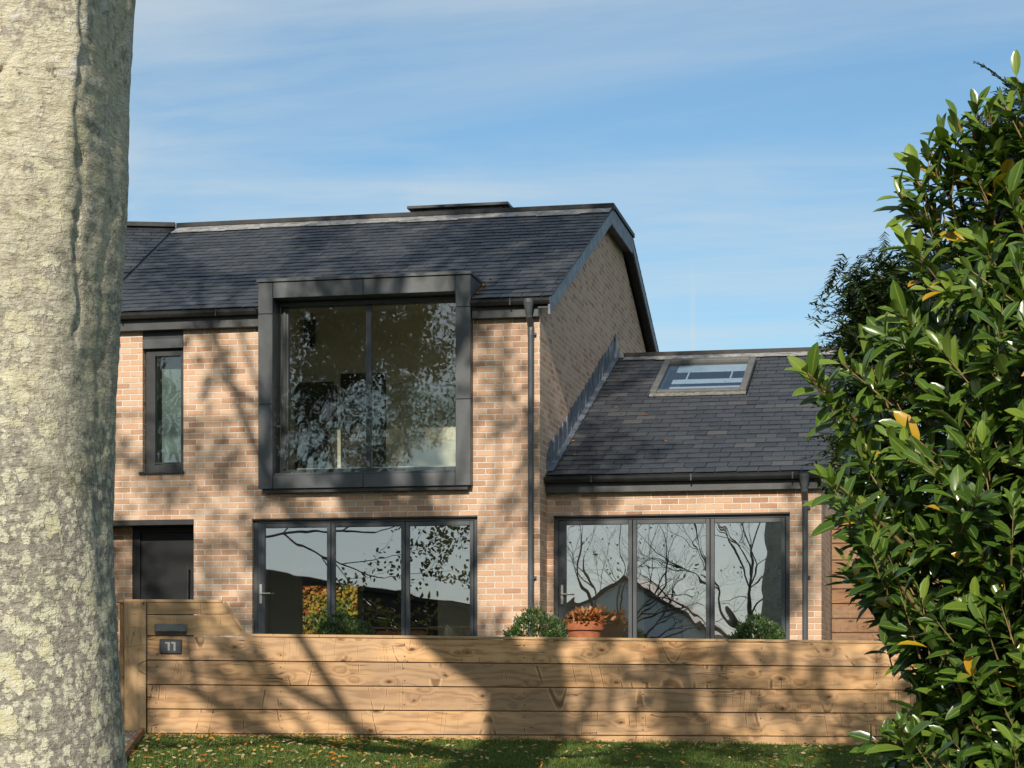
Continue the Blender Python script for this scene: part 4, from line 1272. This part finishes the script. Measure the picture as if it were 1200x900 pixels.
b = MB(); b.tube([(c[0], c[1], 2.07), (c[0], c[1], 2.10)], [.2, .2], 24); b.build('potting_soil', M['soil'], pot)

rp2 = np.random.default_rng(15); n = 420
q = rp2.uniform(0, 2 * np.pi, n); rr2 = rp2.uniform(0, 1, n) ** .6
P = np.column_stack([c[0] + np.cos(q) * rr2 * .23, c[1] + np.sin(q) * rr2 * .23, 2.14 + (1.05 - rr2 ** 2) * rp2.uniform(.3, 1, n) * .18])
P[:46] += np.array([.16, 0, .04]); 
D = np.column_stack([np.cos(q) * rr2 + rp2.normal(0, .3, n), np.sin(q) * rr2 + rp2.normal(0, .3, n), rp2.uniform(.2, 1.0, n)])
leaf_mesh('foliage', M['redleaf'], P, D, np.column_stack([rp2.normal(0, .4, n), rp2.normal(-.3, .4, n), np.ones(n)]), rp2.uniform(.05, .10, n), rp2.uniform(.03, .055, n), rp2.uniform(0, 1, n), pot, 'small', .2)
b = MB()
for k in range(14):
    qq = k * .45; b.tube([(c[0], c[1], 2.09), (c[0] + math.cos(qq) * .1, c[1] + math.sin(qq) * .1, 2.2), (c[0] + math.cos(qq) * .18, c[1] + math.sin(qq) * .18, 2.26)], [.005, .004, .002], 5, cap=False)
b.build('plant_stems', M['stem'], pot)

def shrub_meshes():
    rn = np.random.default_rng(9)
    n = 5200
    th = rn.uniform(0, 2 * np.pi, n); cz = rn.uniform(-.25, 1, n); sz = np.sqrt(1 - cz * cz)
    dirs = np.column_stack([np.cos(th) * sz, np.sin(th) * sz, cz])
    bump = 1 + .07 * np.sin(dirs[:, 0] * 9 + 1) * np.sin(dirs[:, 1] * 8) + .05 * np.sin(dirs[:, 2] * 14 + dirs[:, 0] * 7)
    rad = rn.uniform(.80, 1.0, n) ** .6 * bump
    rad = rad * (1 + .10 * np.sin(dirs[:, 0] * 5 + 2 * dirs[:, 2]) * np.cos(dirs[:, 1] * 4 + 1)) * np.where(rn.uniform(0, 1, n) < .05, rn.uniform(1.0, 1.16, n), 1)
    P = dirs * rad[:, None] * np.array([.40, .40, .46]) + np.array([0, 0, .30])
    D = dirs + rn.normal(0, .45, (n, 3)) + np.array([0, 0, .35])
    N = dirs + rn.normal(0, .5, (n, 3))
    return P, D, N, rn.uniform(.026, .042, n), rn.uniform(.014, .022, n), np.clip(rn.normal(.45, .22, n) + .18 * (rad - .9), 0, 1)
def make_shrub(label, loc, scl):
    t = thing('clipped_shrub', label, 'shrub', loc, 'low clipped evergreen shrubs behind the fence')
    P, D, N, L, W, rnd = shrub_meshes()
    P = P * np.array(scl)
    P = P + np.array(loc); 
    leaf_mesh('foliage', M['boxleaf'], P, D, N, L, W, rnd, t, 'small')
    b = MB(); rr_ = random.Random(5)
    for k in range(26):
        q = rr_.uniform(0, 6.28); e = rr_.uniform(.3, 1.2)
        tip = Vector(loc) + Vector((math.cos(q) * .3 * scl[0] * e, math.sin(q) * .3 * scl[1] * e, .62 * scl[2] * (1.15 - .4 * e)))
        b.tube([Vector(loc), (Vector(loc) + tip) / 2 + Vector((0, 0, .08)), tip], [.012, .008, .003], 5)
    b.build('stems', M['stem'], t)
    return t
make_shrub('dark clipped dome shrub left of the terracotta pot', (-4.22, 22.0, 1.42), (.93, .93, 1.07))
make_shrub('clipped dome shrub in front of the wing doors near the right downpipe', (-1.80, 22.2, 1.42), (.80, .80, .97))
make_shrub('clipped evergreen shrub in front of the left folding doors', (-6.53, 22.3, 1.42), (.98, .98, 1.03))

# ---------------------------------------------------------------- near tree trunk
rt_ = Vector((math.cos(R(YAW)), math.sin(R(YAW)), 0)); fw_ = Vector((-math.sin(R(YAW)), math.cos(R(YAW)), 0))
tree = thing('street_tree', 'thick lichen covered tree trunk standing close at the left edge', 'tree', (-3.04, 6.22, .02))
TC = Vector((-3.035, 6.21, 0))
def trunk_profile(z):
    """control points (right, towards street) of the cross section; fluted higher up, rounder at the foot"""
    k = max(0, min(1, (z - 1.7) / 1.9))
    grow = 1 + max(0, 1.35 - z) * .32
    rnd_ = [(.44 * math.cos(q), .44 * math.sin(q)) for q in [R(a) for a in (-90, -45, -12, 18, 42, 62, 85, 110, 140, 180, 225)]]
    flu = [(.02, -.45), (.36, -.34), (.452, -.16), (.428, .05), (.398, .24), (.362, .355), (.20, .43), (-.10, .44), (-.34, .31), (-.46, 0), (-.33, -.34)]
    return [((a[0] * (1 - k) + b_[0] * k) * grow, (a[1] * (1 - k) + b_[1] * k) * grow) for a, b_ in zip(rnd_, flu)]
def catmull(pts, m):
    n = len(pts); out = []
    for i in range(n):
        p0, p1, p2, p3 = [np.array(pts[(i + j) % n]) for j in (-1, 0, 1, 2)]
        for s_ in range(m):
            t_ = s_ / m
            out.append(.5 * ((2 * p1) + (-p0 + p2) * t_ + (2 * p0 - 5 * p1 + 4 * p2 - p3) * t_ ** 2 + (-p0 + 3 * p1 - 3 * p2 + p3) * t_ ** 3))
    return np.array(out)
from mathutils import noise as mnoise
zs = np.concatenate([np.linspace(-.15, .9, 12), np.linspace(.95, 4.6, 420), np.linspace(4.7, 8.0, 30)])
m_ = 42
V = []
EZ = [-.2, .8, 1.28, 1.56, 1.85, 2.12, 2.6, 2.98, 3.4, 3.83, 5.0, 8.0]
EP = [190, 172, 160, 150, 145, 142, 143, 150, 154, 161, 166, 154]
for z in zs:
    pr = catmull(trunk_profile(z), m_)
    edge = np.interp(z, EZ, EP)
    drift = (edge - 600) / 2380 * 6.86 + 1.73 - pr[:, 0].max()
    taper = 1 - max(0, z - 4) * .03
    for (a, c_) in pr:
        q = rt_ * (a * taper) - fw_ * (c_ * taper)
        dirv = q.normalized()
        p = TC + q + rt_ * drift + Vector((0, 0, z))
        nz = mnoise.noise(Vector((p.x * 4, p.y * 4, p.z * 1.6))) * .014 + mnoise.noise(Vector((p.x * 13, p.y * 13, p.z * 9))) * .0035 + mnoise.noise(Vector((p.x * 9, p.y * 9, p.z * 30))) * .0030
        # craggy ridge near the flute
        rg_ = math.exp(-((a - .365) / .04) ** 2) * (1 if c_ > .1 else 0) * max(0, min(1, (z - 1.9) / 1.2))
        nz += rg_ * (.012 * abs(mnoise.noise(Vector((p.x * 18, 3.1, p.z * 16)))) + .012)
        if c_ > 0 and 2.9 < z < 3.52:
            ac = np.interp(z, [2.9, 3.05, 3.39, 3.49, 3.52], [.075, .08, .124, .195, .215])
            nz -= .030 * math.exp(-((a - ac) / .011) ** 2) * max(0, .45 + .9 * mnoise.noise(Vector((1.7, 9.2, z * 42))))
        if c_ > 0:
            for af, z0_, z1_, dep, wid, sd_ in ((.372, 2.55, 4.5, .014, .008, 2.0), (.33, 3.45, 4.4, .006, .006, 8.0)):
                if z0_ < z < z1_:
                    ac = af + .022 * mnoise.noise(Vector((sd_, 0.3, z * 3.1))) + .008 * mnoise.noise(Vector((sd_, 5.3, z * 19)))
                    end = min(1, (z - z0_) / .25, (z1_ - z) / .25)
                    nz -= dep * end * math.exp(-((a - ac) / wid) ** 2) * max(0.05, .75 + .7 * mnoise.noise(Vector((sd_, 2.2, z * 11))))
        right = max(0, a / .44) ** 6
        w_ = right * (mnoise.noise(Vector((7.7, 1.3, p.z * 1.4))) * .010)
        p += dirv * (nz + w_)
        V.append(p)
V = np.array(V); nv = m_ * 11
F = []
for i in range(len(zs) - 1):
    k = np.arange(nv); l = (k + 1) % nv
    F.append(np.column_stack([i * nv + k, i * nv + l, (i + 1) * nv + l, (i + 1) * nv + k]))
F = np.concatenate(F)[:, ::-1]
quads('trunk', M['bark'], V, F, np.full(len(V), .5), tree, smooth=True)
# small snags and bud scars on the trunk
rs = random.Random(4)
for (a, c_, z, s_) in ((.34, .20, 2.22, .030), (.35, .24, 3.62, .024), (.385, .10, 3.05, .020)):
    p = TC + rt_ * a - fw_ * c_ + Vector((0, 0, z)); o_ = (rt_ * .8 - fw_ * .7).normalized()
    b = MB(); b.tube([p - o_ * .03, p + o_ * s_ * .3 + Vector((0, 0, .005)), p + o_ * s_ * .8 + Vector((0, 0, .02))], [s_ * .55, s_ * .4, s_ * .12], 7)
    b.build('snag', M['bark'], tree, smooth=True)

CA = np.array(cam.location)
def in_frame(P, pad=30):
    q = np.asarray(P, float) - CA
    r_ = q @ np.array(rt_); d_ = q @ np.array(fw_)
    x = 600 + 2380 * r_ / np.maximum(d_, .1); y = 785 - 2380 * q[..., 2] / np.maximum(d_, .1)
    return (d_ > .1) & (x > -pad) & (x < 1200 + pad) & (y > -pad) & (y < 900 + pad)

def grow(rn, base, direction, length, radius, levels, spread=.55, up=.12, kids=(3, 4)):
    """branch skeleton: list of (points, radii, level)"""
    out = []; stack = [(Vector(base), Vector(direction).normalized(), length, radius, 0)]
    while stack:
        p, d, L, r, lv = stack.pop()
        n = 5; pts = [p.copy()]; rad = [r]; dd = d.copy()
        for i in range(n):
            dd = (dd + Vector((rn.gauss(0, .12), rn.gauss(0, .12), rn.gauss(0, .10) + up * .3))).normalized()
            p = p + dd * (L / n); pts.append(p.copy()); rad.append(r * (1 - .5 * (i + 1) / n))
        out.append((pts, rad, lv))
        if lv < levels:
            k = rn.randint(*kids)
            for j in range(k):
                i = rn.randint(2, n) if j else n
                ax_ = dd.orthogonal().normalized(); ax_.rotate(Matrix.Rotation(rn.uniform(0, 6.28), 3, dd))
                nd = (dd + ax_ * rn.uniform(.5, 1.2) * spread * 1.5 + Vector((0, 0, up))).normalized()
                stack.append((pts[i], nd, L * rn.uniform(.58, .80), rad[i] * rn.uniform(.55, .8), lv + 1))
    return out
def tree_crown(root, seed, base, limbs, levels, leaf_n, leaf_len, mat, clump=1.0, droop=0.0):
    rn = random.Random(seed); nr = np.random.default_rng(seed)
    segs = []
    for (d, L, r) in limbs: segs += grow(rn, base, d, L, r, levels)
    b = MB(); tips = []
    for pts, rad, lv in segs:
        P = np.array([tuple(p) for p in pts])
        if np.any(in_frame(P)): continue
        b.tube(pts, rad, 7 if lv < 2 else (5 if lv < 3 else 3), cap=False)
        if lv >= levels - 1: tips.append(P)
    b.build('branches', M['bark2'], root, smooth=True)
    if leaf_n and tips:
        T_ = np.concatenate([t_ for t_ in tips if nr.uniform() < clump])
        idx = nr.integers(0, len(T_), leaf_n)
        P = T_[idx] + nr.normal(0, .16, (leaf_n, 3))
        P = P[~in_frame(P)]
        n = len(P)
        leaf_mesh('foliage', mat, P, nr.normal(0, 1, (n, 3)) + np.array([0, 0, -.4 - droop]), nr.normal(0, 1, (n, 3)), nr.uniform(.7, 1.2, n) * leaf_len, nr.uniform(.5, .85, n) * leaf_len, nr.uniform(0, 1, n), root, 'small')
tree_crown(tree, 31, TC + Vector((0, 0, 7.6)), [((-.9, -.2, .75), 4.4, .20), ((.35, .3, 1), 2.4, .13), ((-.4, -.5, 1.1), 3.8, .21), ((-1.1, .3, .45), 4.2, .17), ((-.6, .2, 1), 3.6, .17)], 3, 6500, .16, M['autumn'], .26)
tree_crown(tree, 63, TC + Vector((0, 0, 7.7)), [((-.62, -.1, 1.2), 6.4, .19), ((-.95, .1, 1.15), 6.2, .17)], 3, 5200, .17, M['autumn'], .5)
tree_crown(tree, 52, TC + Vector((0, 0, 6.3)), [((-1, -.25, .22), 3.4, .13), ((-.7, -.7, .25), 3.0, .12), ((-1, .25, .30), 2.6, .10), ((.7, -.5, .4), 2.2, .09)], 3, 4600, .15, M['autumn'], .45)

def street_tree(name, label, x, y, h, r, seed, limbs, levels, leaf_n, leaf_len, mat):
    t = thing(name, label, 'tree', (x, y, 0))
    b = MB(); rn = random.Random(seed); pts = []; rad = []
    for i in range(9):
        q = i / 8; pts.append((x + rn.gauss(0, .05) * i * .3, y + rn.gauss(0, .05) * i * .3, -.1 + (h + .1) * q)); rad.append(r * (1.25 if i == 0 else 1) * (1 - .35 * q))
    b.tube(pts, rad, 14, cap=False); b.build('trunk', M['bark2'], t, smooth=True)
    tree_crown(t, seed, Vector(pts[-1]), limbs, levels, leaf_n, leaf_len, mat)
    return t
street_tree('bare_tree', 'tall bare branched tree across the street reflected in the wing doors', -5.2, -13.0, 2.4, .15, 7, [((-.5, .2, .8), 3.4, .075), ((.6, .1, .8), 3.2, .07), ((0, -.4, 1), 3.4, .075), ((.2, .6, .7), 2.8, .06), ((-.9, .3, .35), 3.0, .06), ((.9, -.2, .4), 3.0, .06)], 4, 300, .09, M['autumn'])
street_tree('bare_tree', 'smaller bare tree left of the white house, reflected in the first wing door', -10.2, -15.0, 2.0, .13, 8, [((-.5, .2, .8), 3.0, .07), ((.6, .1, .8), 3.0, .07), ((0, -.4, 1), 3.2, .07), ((.9, .3, .4), 2.8, .055)], 4, 200, .09, M['autumn'])
street_tree('leafy_tree', 'tree with autumn leaves across the street reflected in the bay window', -19.6, -6.0, 5.4, .28, 17, [((.9, .1, .45), 4.2, .16), ((.8, .3, .8), 4.4, .16), ((1, .1, .34), 4.6, .13), ((1, .05, .17), 5.0, .05), ((.2, -.5, 1), 3.4, .14), ((.5, .0, 1), 4.4, .16), ((-.8, .1, .6), 3.2, .12)], 4, 42000, .13, M['autumn'])
# buildings across the street, mirrored in the glass
gr_ = thing('timber_garage', 'dark timber clad garage with a sloping roof reflected in the left folding doors', 'garage', (-16, -12, 0))
b = MB(); b.prism([(-22, -11, 0), (-11.8, -11, 0), (-11.8, -11, 3.2), (-22, -11, 4.9)], (0, -6, 0)); b.build('walls', M['darkclad'], gr_)
b = MB(); b.prism([(-22.3, -10.8, 4.96), (-11.5, -10.8, 3.16), (-11.5, -10.8, 3.28), (-22.3, -10.8, 5.08)], (0, -6.4, 0)); b.build('roof', M['black'], gr_)
b = MB(); b.box(-18.2, -15.4, -10.995, -10.95, .0, 2.3); b.build('door', M['black'], gr_)
wh = thing('white_house', 'white rendered house with a steep gable reflected in the wing doors', 'house', (-12, -31, 0))
b = MB(); b.prism([(-15.5, -30, 0), (-8.6, -30, 0), (-8.6, -30, 3.1), (-12.0, -30, 5.3), (-15.5, -30, 3.1)], (0, -9, 0)); b.build('walls', M['white'], wh)
b = MB()
b.prism([(-15.9, -29.8, 2.85), (-12.0, -29.8, 5.36), (-12.0, -29.8, 5.54), (-15.9, -29.8, 3.05)], (0, -9.4, 0)); b.prism([(-8.2, -29.8, 2.85), (-12.0, -29.8, 5.36), (-12.0, -29.8, 5.54), (-8.2, -29.8, 3.05)], (0, -9.4, 0)); b.build('roof', M['darkclad'], wh)
for x in (-14.2, -10.9):
    b = MB(); ring(b, x, x + 1.2, 1.2, 2.6, -29.99, -29.94, .06, .06, .06, .06); wf = b.build('window', M['pale_bars'], wh)
    b = MB(); b.box(x + .06, x + 1.14, -29.98, -29.965, 1.26, 2.54); b.build('pane', M['black'], wf)

# ---------------------------------------------------------------- laurel at the right
lau = thing('laurel_bush', 'big glossy green laurel bush with some yellow leaves at the right edge', 'bush', (2.0, 9.0, .1))
ZC = 8.6
LCX = rt_ * 2.42 + fw_ * ZC
prof_y = [(60, .0), (85, .08), (130, .12), (160, .18), (190, .28), (230, .44), (270, .56), (330, .66), (400, .90), (440, .94), (480, .88), (545, 1.03), (600, 1.05), (650, .98), (700, .93), (770, .80), (830, .74), (865, .84), (900, .76), (980, .66), (1080, .5), (1190, .25)]
pz = np.array([EYE + (785 - y) / 2380 * ZC for y, _ in prof_y][::-1]); prd = np.array([r_ for _, r_ in prof_y][::-1]) + .02
def lrad(z): return np.interp(z, pz, prd)
rl = np.random.default_rng(44)
SP = []; SD = []
n_sh = 1650
zs_ = rl.uniform(.25, 4.12, n_sh * 3)
acc = rl.uniform(0, 1.15, n_sh * 3) < lrad(zs_) * np.where(zs_ > 3.0, .62, 1.0)
zs_ = zs_[acc][:n_sh]
th = rl.uniform(0, 2 * np.pi, len(zs_))
shell = np.where(rl.uniform(0, 1, len(zs_)) < .72, rl.uniform(.80, 1.0, len(zs_)), rl.uniform(.3, .8, len(zs_)))
lump = 1 + .16 * np.sin(3 * th + zs_ * 3.2) * np.sin(zs_ * 6.1 + 1)
rad = lrad(zs_) * shell * np.where(np.abs(np.cos(th - np.pi)) > .85, 1 + .5 * (lump - 1), lump)
e1 = np.array(rt_); e2 = np.array(fw_)
out = np.cos(th)[:, None] * e1 + np.sin(th)[:, None] * e2
tipP = np.array(LCX) + out * rad[:, None] + np.column_stack([np.zeros(len(zs_)), np.zeros(len(zs_)), zs_])
sd = out * rl.uniform(.25, .9, len(zs_))[:, None] + np.array([0, 0, 1]) * rl.uniform(.15, 1.0, len(zs_))[:, None] + rl.normal(0, .22, (len(zs_), 3))
sd /= np.linalg.norm(sd, axis=1)[:, None]
def laurel_shoots(tipP, sd, rl, lo=.078, hi=.162, yellow=.026):
    LP = []; LD = []; LN = []; LL = []; LW = []; LR = []
    st = MB()
    for p, d in zip(tipP, sd):
        L = rl.uniform(.18, .34); k = rl.integers(9, 15)
        base = p - d * L
        st.tube([base, p], [.0048, .0022], 4, cap=False)
        a = np.cross(d, [.3, .5, .8]); a /= np.linalg.norm(a); b_ = np.cross(d, a)
        sh_ = rl.uniform(.06, .66); ph = rl.uniform(0, 6.28); yl = rl.uniform() < yellow * 3
        for j in range(k):
            t_ = j / (k - 1); q = ph + j * 2.4
            rad_ = a * math.cos(q) + b_ * math.sin(q)
            open_ = 1.15 - .75 * t_
            LP.append(base + d * L * (.15 + .85 * t_) + rad_ * .006)
            ld_ = d * (.55 + .5 * t_) + rad_ * open_ + np.array([0, 0, -.14]) + rl.normal(0, .2, 3)
            LD.append(ld_)
            LN.append(d * .9 + np.array([.05, -.45, .55]) - rad_ * .3 + rl.normal(0, .2, 3))
            s_ = rl.uniform(lo, hi) * (1 - .25 * (t_ > .85))
            LL.append(s_); LW.append(s_ * rl.uniform(.31, .41))
            base_r = sh_ + .12 * (p[2] > 2.6) + .40 * t_ + rl.normal(0, .13)
            if rl.uniform() < yellow * (6 if yl else .5): base_r = rl.uniform(.966, 1.0)
            else: base_r = min(.95, max(0, base_r))
            LR.append(base_r)
    return LP, LD, LN, np.array(LL), np.array(LW), np.array(LR), st
LP, LD, LN, LL, LW, LR, st = laurel_shoots(tipP, sd, rl)
# the two sprays that reach out to the left
ex = []
def px3(x, y, Z): return np.array(rt_) * ((x - 600) / 2380 * Z) + np.array(fw_) * Z + np.array([0, 0, EYE + (785 - y) / 2380 * Z])
leaders = [(px3(1015, 505, 8.5), px3(945, 436, 8.2)), (px3(1050, 470, 8.5), px3(985, 425, 8.2)), (px3(1110, 300, 8.7), px3(1055, 226, 8.5)), (px3(1100, 260, 8.6), px3(1066, 196, 8.5)), (px3(1120, 250, 8.6), px3(1088, 172, 8.5)), (px3(1130, 240, 8.6), px3(1101, 152, 8.5)), (px3(1140, 220, 8.5), px3(1122, 138, 8.4)), (px3(1160, 220, 8.5), px3(1144, 124, 8.4)), (px3(1175, 200, 8.5), px3(1158, 132, 8.3)), (px3(1230, 160, 8.4), px3(1190, 90, 8.3)), (px3(1230, 190, 8.4), px3(1178, 124, 8.3)), (px3(1200, 260, 8.5), px3(1166, 178, 8.4)), (px3(1170, 280, 8.6), px3(1136, 190, 8.4)), (px3(1120, 350, 8.6), px3(1062, 280, 8.5)),
           (px3(1060, 640, 8.2), px3(972, 560, 7.9)), (px3(1090, 880, 8.0), px3(1022, 868, 7.8)), (px3(1110, 900, 7.9), px3(1050, 850, 7.7)), (px3(1080, 720, 8.2), px3(1018, 640, 8.0)), (px3(1130, 380, 8.6), px3(1040, 395, 8.4)), (px3(1240, 200, 8.5), px3(1170, 165, 8.4))]
ep = []; ed = []
for a, b_ in leaders:
    d = (b_ - a); L = np.linalg.norm(d); d /= L
    st.tube([a, a * .5 + b_ * .5 + np.array([0, 0, .01]), b_], [.010, .007, .004], 5, cap=False)
    for t_ in (.45, .75, 1.0):
        ep.append(a + d * L * t_); ed.append(d + np.array([0, 0, .35]) + rl.normal(0, .18, 3))
ed = np.array(ed); ed /= np.linalg.norm(ed, axis=1)[:, None]
r2 = laurel_shoots(np.array(ep), ed, rl, yellow=.03)
st.v, st.f = st.v, st.f
o_ = len(st.v)
st.v += r2[6].v; st.r += r2[6].r; st.uv += r2[6].uv; st.f += [[i + o_ for i in f] for f in r2[6].f]; st.m += r2[6].m
cat = lambda i: np.concatenate([np.array((LP, LD, LN, LL, LW, LR)[i]), np.array(r2[i])])
leaf_mesh('foliage', M['laurel'], cat(0), cat(1), cat(2), cat(3), cat(4), cat(5), lau, 'oval', .16)
base_l = Vector(LCX) + Vector((0, 0, .05))
rq = random.Random(6)
for i in range(70):
    p = Vector(tipP[rq.randrange(len(tipP))]); q = base_l + Vector((rq.gauss(0, .15), rq.gauss(0, .15), 0))
    m1 = q.lerp(p, .5) + Vector((rq.gauss(0, .08), rq.gauss(0, .08), .12)) ; 
    pe_ = q.lerp(p, .93)
    st.tube([q, q.lerp(m1, .6) , m1, m1.lerp(pe_, .6), pe_], [.026, .02, .014, .009, .005], 6, cap=False)
st.build('stems', M['stem'], lau, smooth=True)

# yew behind it
yew = thing('yew_tree', 'dark needled yew tree partly hidden behind the laurel bush', 'tree', (3.2, 13.6, .3))
ZY = 13.4
YC = rt_ * ((1275 - 600) / 2380 * ZY) + fw_ * ZY
yp = [(60, .2), (120, .48), (150, .58), (220, .62), (280, .9), (310, 1.45), (340, 1.62), (400, 1.55), (430, 1.66), (470, 1.5), (520, 1.62), (545, 1.5), (570, 1.25), (640, 1.0), (740, .9), (1000, .7)]
yz = np.array([EYE + (785 - y) / 2380 * ZY for y, _ in yp][::-1]); yr = np.array([r_ for _, r_ in yp][::-1])
ry = np.random.default_rng(77)
n = 2200
z_ = ry.uniform(yz[0], yz[-1], n * 3); z_ = z_[ry.uniform(0, 1.7, n * 3) < np.interp(z_, yz, yr)][:n]; n = len(z_)
th = ry.uniform(0, 2 * np.pi, n); sh = ry.uniform(.45, 1.0, n) ** .5
out = np.cos(th)[:, None] * e1 + np.sin(th)[:, None] * e2
tp = np.array(YC) + out * (np.interp(z_, yz, yr) * sh)[:, None] + np.column_stack([np.zeros(n), np.zeros(n), z_])
dd = out * 1.0 + np.array([0, 0, .12]) + ry.normal(0, .35, (n, 3)); dd /= np.linalg.norm(dd, axis=1)[:, None]
cl = []
for cx_, cy_, sx_, sy_, k_ in ((1030, 345, 24, 20, 110), (1014, 395, 20, 22, 90), (1045, 420, 25, 20, 80), (990, 530, 12, 8, 22), (1012, 470, 12, 30, 70), (1180, 200, 18, 40, 50), (1165, 165, 12, 12, 12), (1030, 540, 25, 25, 40)):
    for _ in range(k_):
        cl.append(px3(cx_ + ry.normal(0, sx_), cy_ + ry.normal(0, sy_), ZY - .3 + ry.normal(0, .3)))
cl = np.array(cl); tp = np.concatenate([tp, cl])
d3 = -e1 * .8 + np.array([0, 0, .15]) + ry.normal(0, .5, (len(cl), 3)); dd = np.concatenate([dd, d3 / np.linalg.norm(d3, axis=1)[:, None]])
NP = []; ND = []; NN = []; NR = []
yb = MB()
for p, d in zip(tp, dd):
    L = ry.uniform(.22, .42)
    for s_ in range(3):
        d2 = d + (ry.normal(0, .45, 3) if s_ else 0); d2 = d2 / np.linalg.norm(d2)
        base = p - d * L * (.25 * s_); L2 = L * (.75 if s_ else 1.0)
        side = np.cross(d2, [0, 0, 1]); side /= np.linalg.norm(side) + 1e-6
        k = 30
        t_ = (np.arange(k) + .5) / k
        sg2 = np.where(np.arange(k) % 2, 1.0, -1.0)
        pts = base - d2 * L2 * .5 + d2 * (L2 * t_)[:, None] + np.array([0, 0, -.06]) * (t_ ** 2)[:, None]
        NP.append(pts); ND.append(side * sg2[:, None] + d2 * .7 + ry.normal(0, .2, (k, 3))); NN.append(np.tile([0, 0, 1.0], (k, 1)) + ry.normal(0, .3, (k, 3)))
        NR.append(np.clip(.3 + .5 * t_ + ry.normal(0, .15, k), 0, 1))
    if ry.uniform() < .35 and len(NP) < 3 * n: yb.tube([np.array(YC) * np.array([1, 1, 0]) + np.array([0, 0, p[2] - .5]), p - d * .5, p], [.02, .008, .003], 4, cap=False)
NP = np.concatenate(NP); ND = np.concatenate(ND); NN = np.concatenate(NN); NR = np.concatenate(NR); k = len(NP)
leaf_mesh('foliage', M['yew'], NP, ND, NN, ry.uniform(.038, .058, k), ry.uniform(.012, .018, k), NR, yew, 'needle', .1)
yb.tube([(YC.x, YC.y, .2), (YC.x, YC.y, 2.5), (YC.x + .05, YC.y, 5.2)], [.16, .11, .03], 10, cap=False)
yb.build('trunk', M['bark2'], yew, smooth=True)

# ---------------------------------------------------------------- grass and leaves
rg2 = np.random.default_rng(5)
n = 90000
a = rg2.uniform(-.05, 9.6, n); dd_ = rg2.uniform(.0, 1, n) ** 1.15 * 3.4 + .01
zf = 0.965 - 0.0195 * a
gz = np.maximum(0, zf - .072 * dd_)
ok = ~((a < -.02 - .03 * dd_))
P = np.column_stack([FA.x + fd.x * a + fn.x * dd_, FA.y + fd.y * a + fn.y * dd_, gz - .004])[ok]
n = len(P)
D = np.column_stack([rg2.normal(0, .45, n), rg2.normal(0, .45, n), np.ones(n)])
N = np.column_stack([rg2.normal(0, 1, n), rg2.normal(0, 1, n), np.zeros(n)])
clump = .75 + .45 * np.sin(P[:, 0] * 5.3 + P[:, 1] * 2.1) * np.sin(P[:, 1] * 7.7)
edge = np.where(dd_[ok] < .06, 1.25, 1.0)
leaf_mesh('grass', M['grass'], P, D, N, rg2.uniform(.022, .05, n) * np.clip(clump, .5, 1.3) * edge, rg2.uniform(.004, .007, n), np.clip(rg2.normal(.45, .25, n), 0, 1), None, 'needle', .25)
tag(bpy.data.objects['grass'], 'short green lawn grass in front of the timber fence', 'grass', kind='stuff')
n = 2000
a = np.where(rg2.uniform(0, 1, n) < .45, rg2.uniform(-1.0, 3.0, n), rg2.uniform(-1.0, 9.4, n)); d_ = .06 + rg2.uniform(0, 1, n) ** 1.7 * 3.0
P = np.column_stack([FA.x + fd.x * a + fn.x * d_, FA.y + fd.y * a + fn.y * d_, np.maximum(0, .965 - .0195 * a - .072 * d_) + rg2.uniform(.018, .04, n)])
D = np.column_stack([rg2.normal(0, 1, n), rg2.normal(0, 1, n), rg2.normal(0, .25, n)])
N = np.column_stack([rg2.normal(0, .35, n), rg2.normal(-.2, .35, n), np.ones(n)])
leaf_mesh('fallen_leaves', M['fallen'], P, D, N, rg2.uniform(.03, .065, n), rg2.uniform(.018, .036, n), rg2.uniform(0, 1, n), None, 'small', .2)
tag(bpy.data.objects['fallen_leaves'], 'yellow and orange fallen autumn leaves scattered on the grass', 'leaves', kind='stuff')
# leaves on the roofs
P = []; D = []; N = []
for i in range(26):
    v = rg2.uniform(25.4, 30.9); x = rg2.uniform(X1 + .2, X2)
    if i < 10: x = X1 + rg2.uniform(.08, .3)
    P.append((x, v, zw(v) + .028)); 
for i in range(14):
    v = rg2.uniform(24.9, 25.7); P.append((BX1 + rg2.uniform(.0, .07), v, zroof(v) + .03))
P = np.array(P); n = len(P)
leaf_mesh('roof_leaves', M['fallen'], P, np.column_stack([rg2.normal(0, 1, n), rg2.normal(0, 1, n), np.zeros(n)]), np.column_stack([rg2.normal(0, .3, n), np.full(n, -.4), np.ones(n)]), rg2.uniform(.04, .07, n), rg2.uniform(.03, .05, n), rg2.uniform(.65, .95, n), None, 'small')
tag(bpy.data.objects['roof_leaves'], 'few small orange leaves caught on the slates of the roofs', 'leaves', kind='stuff')
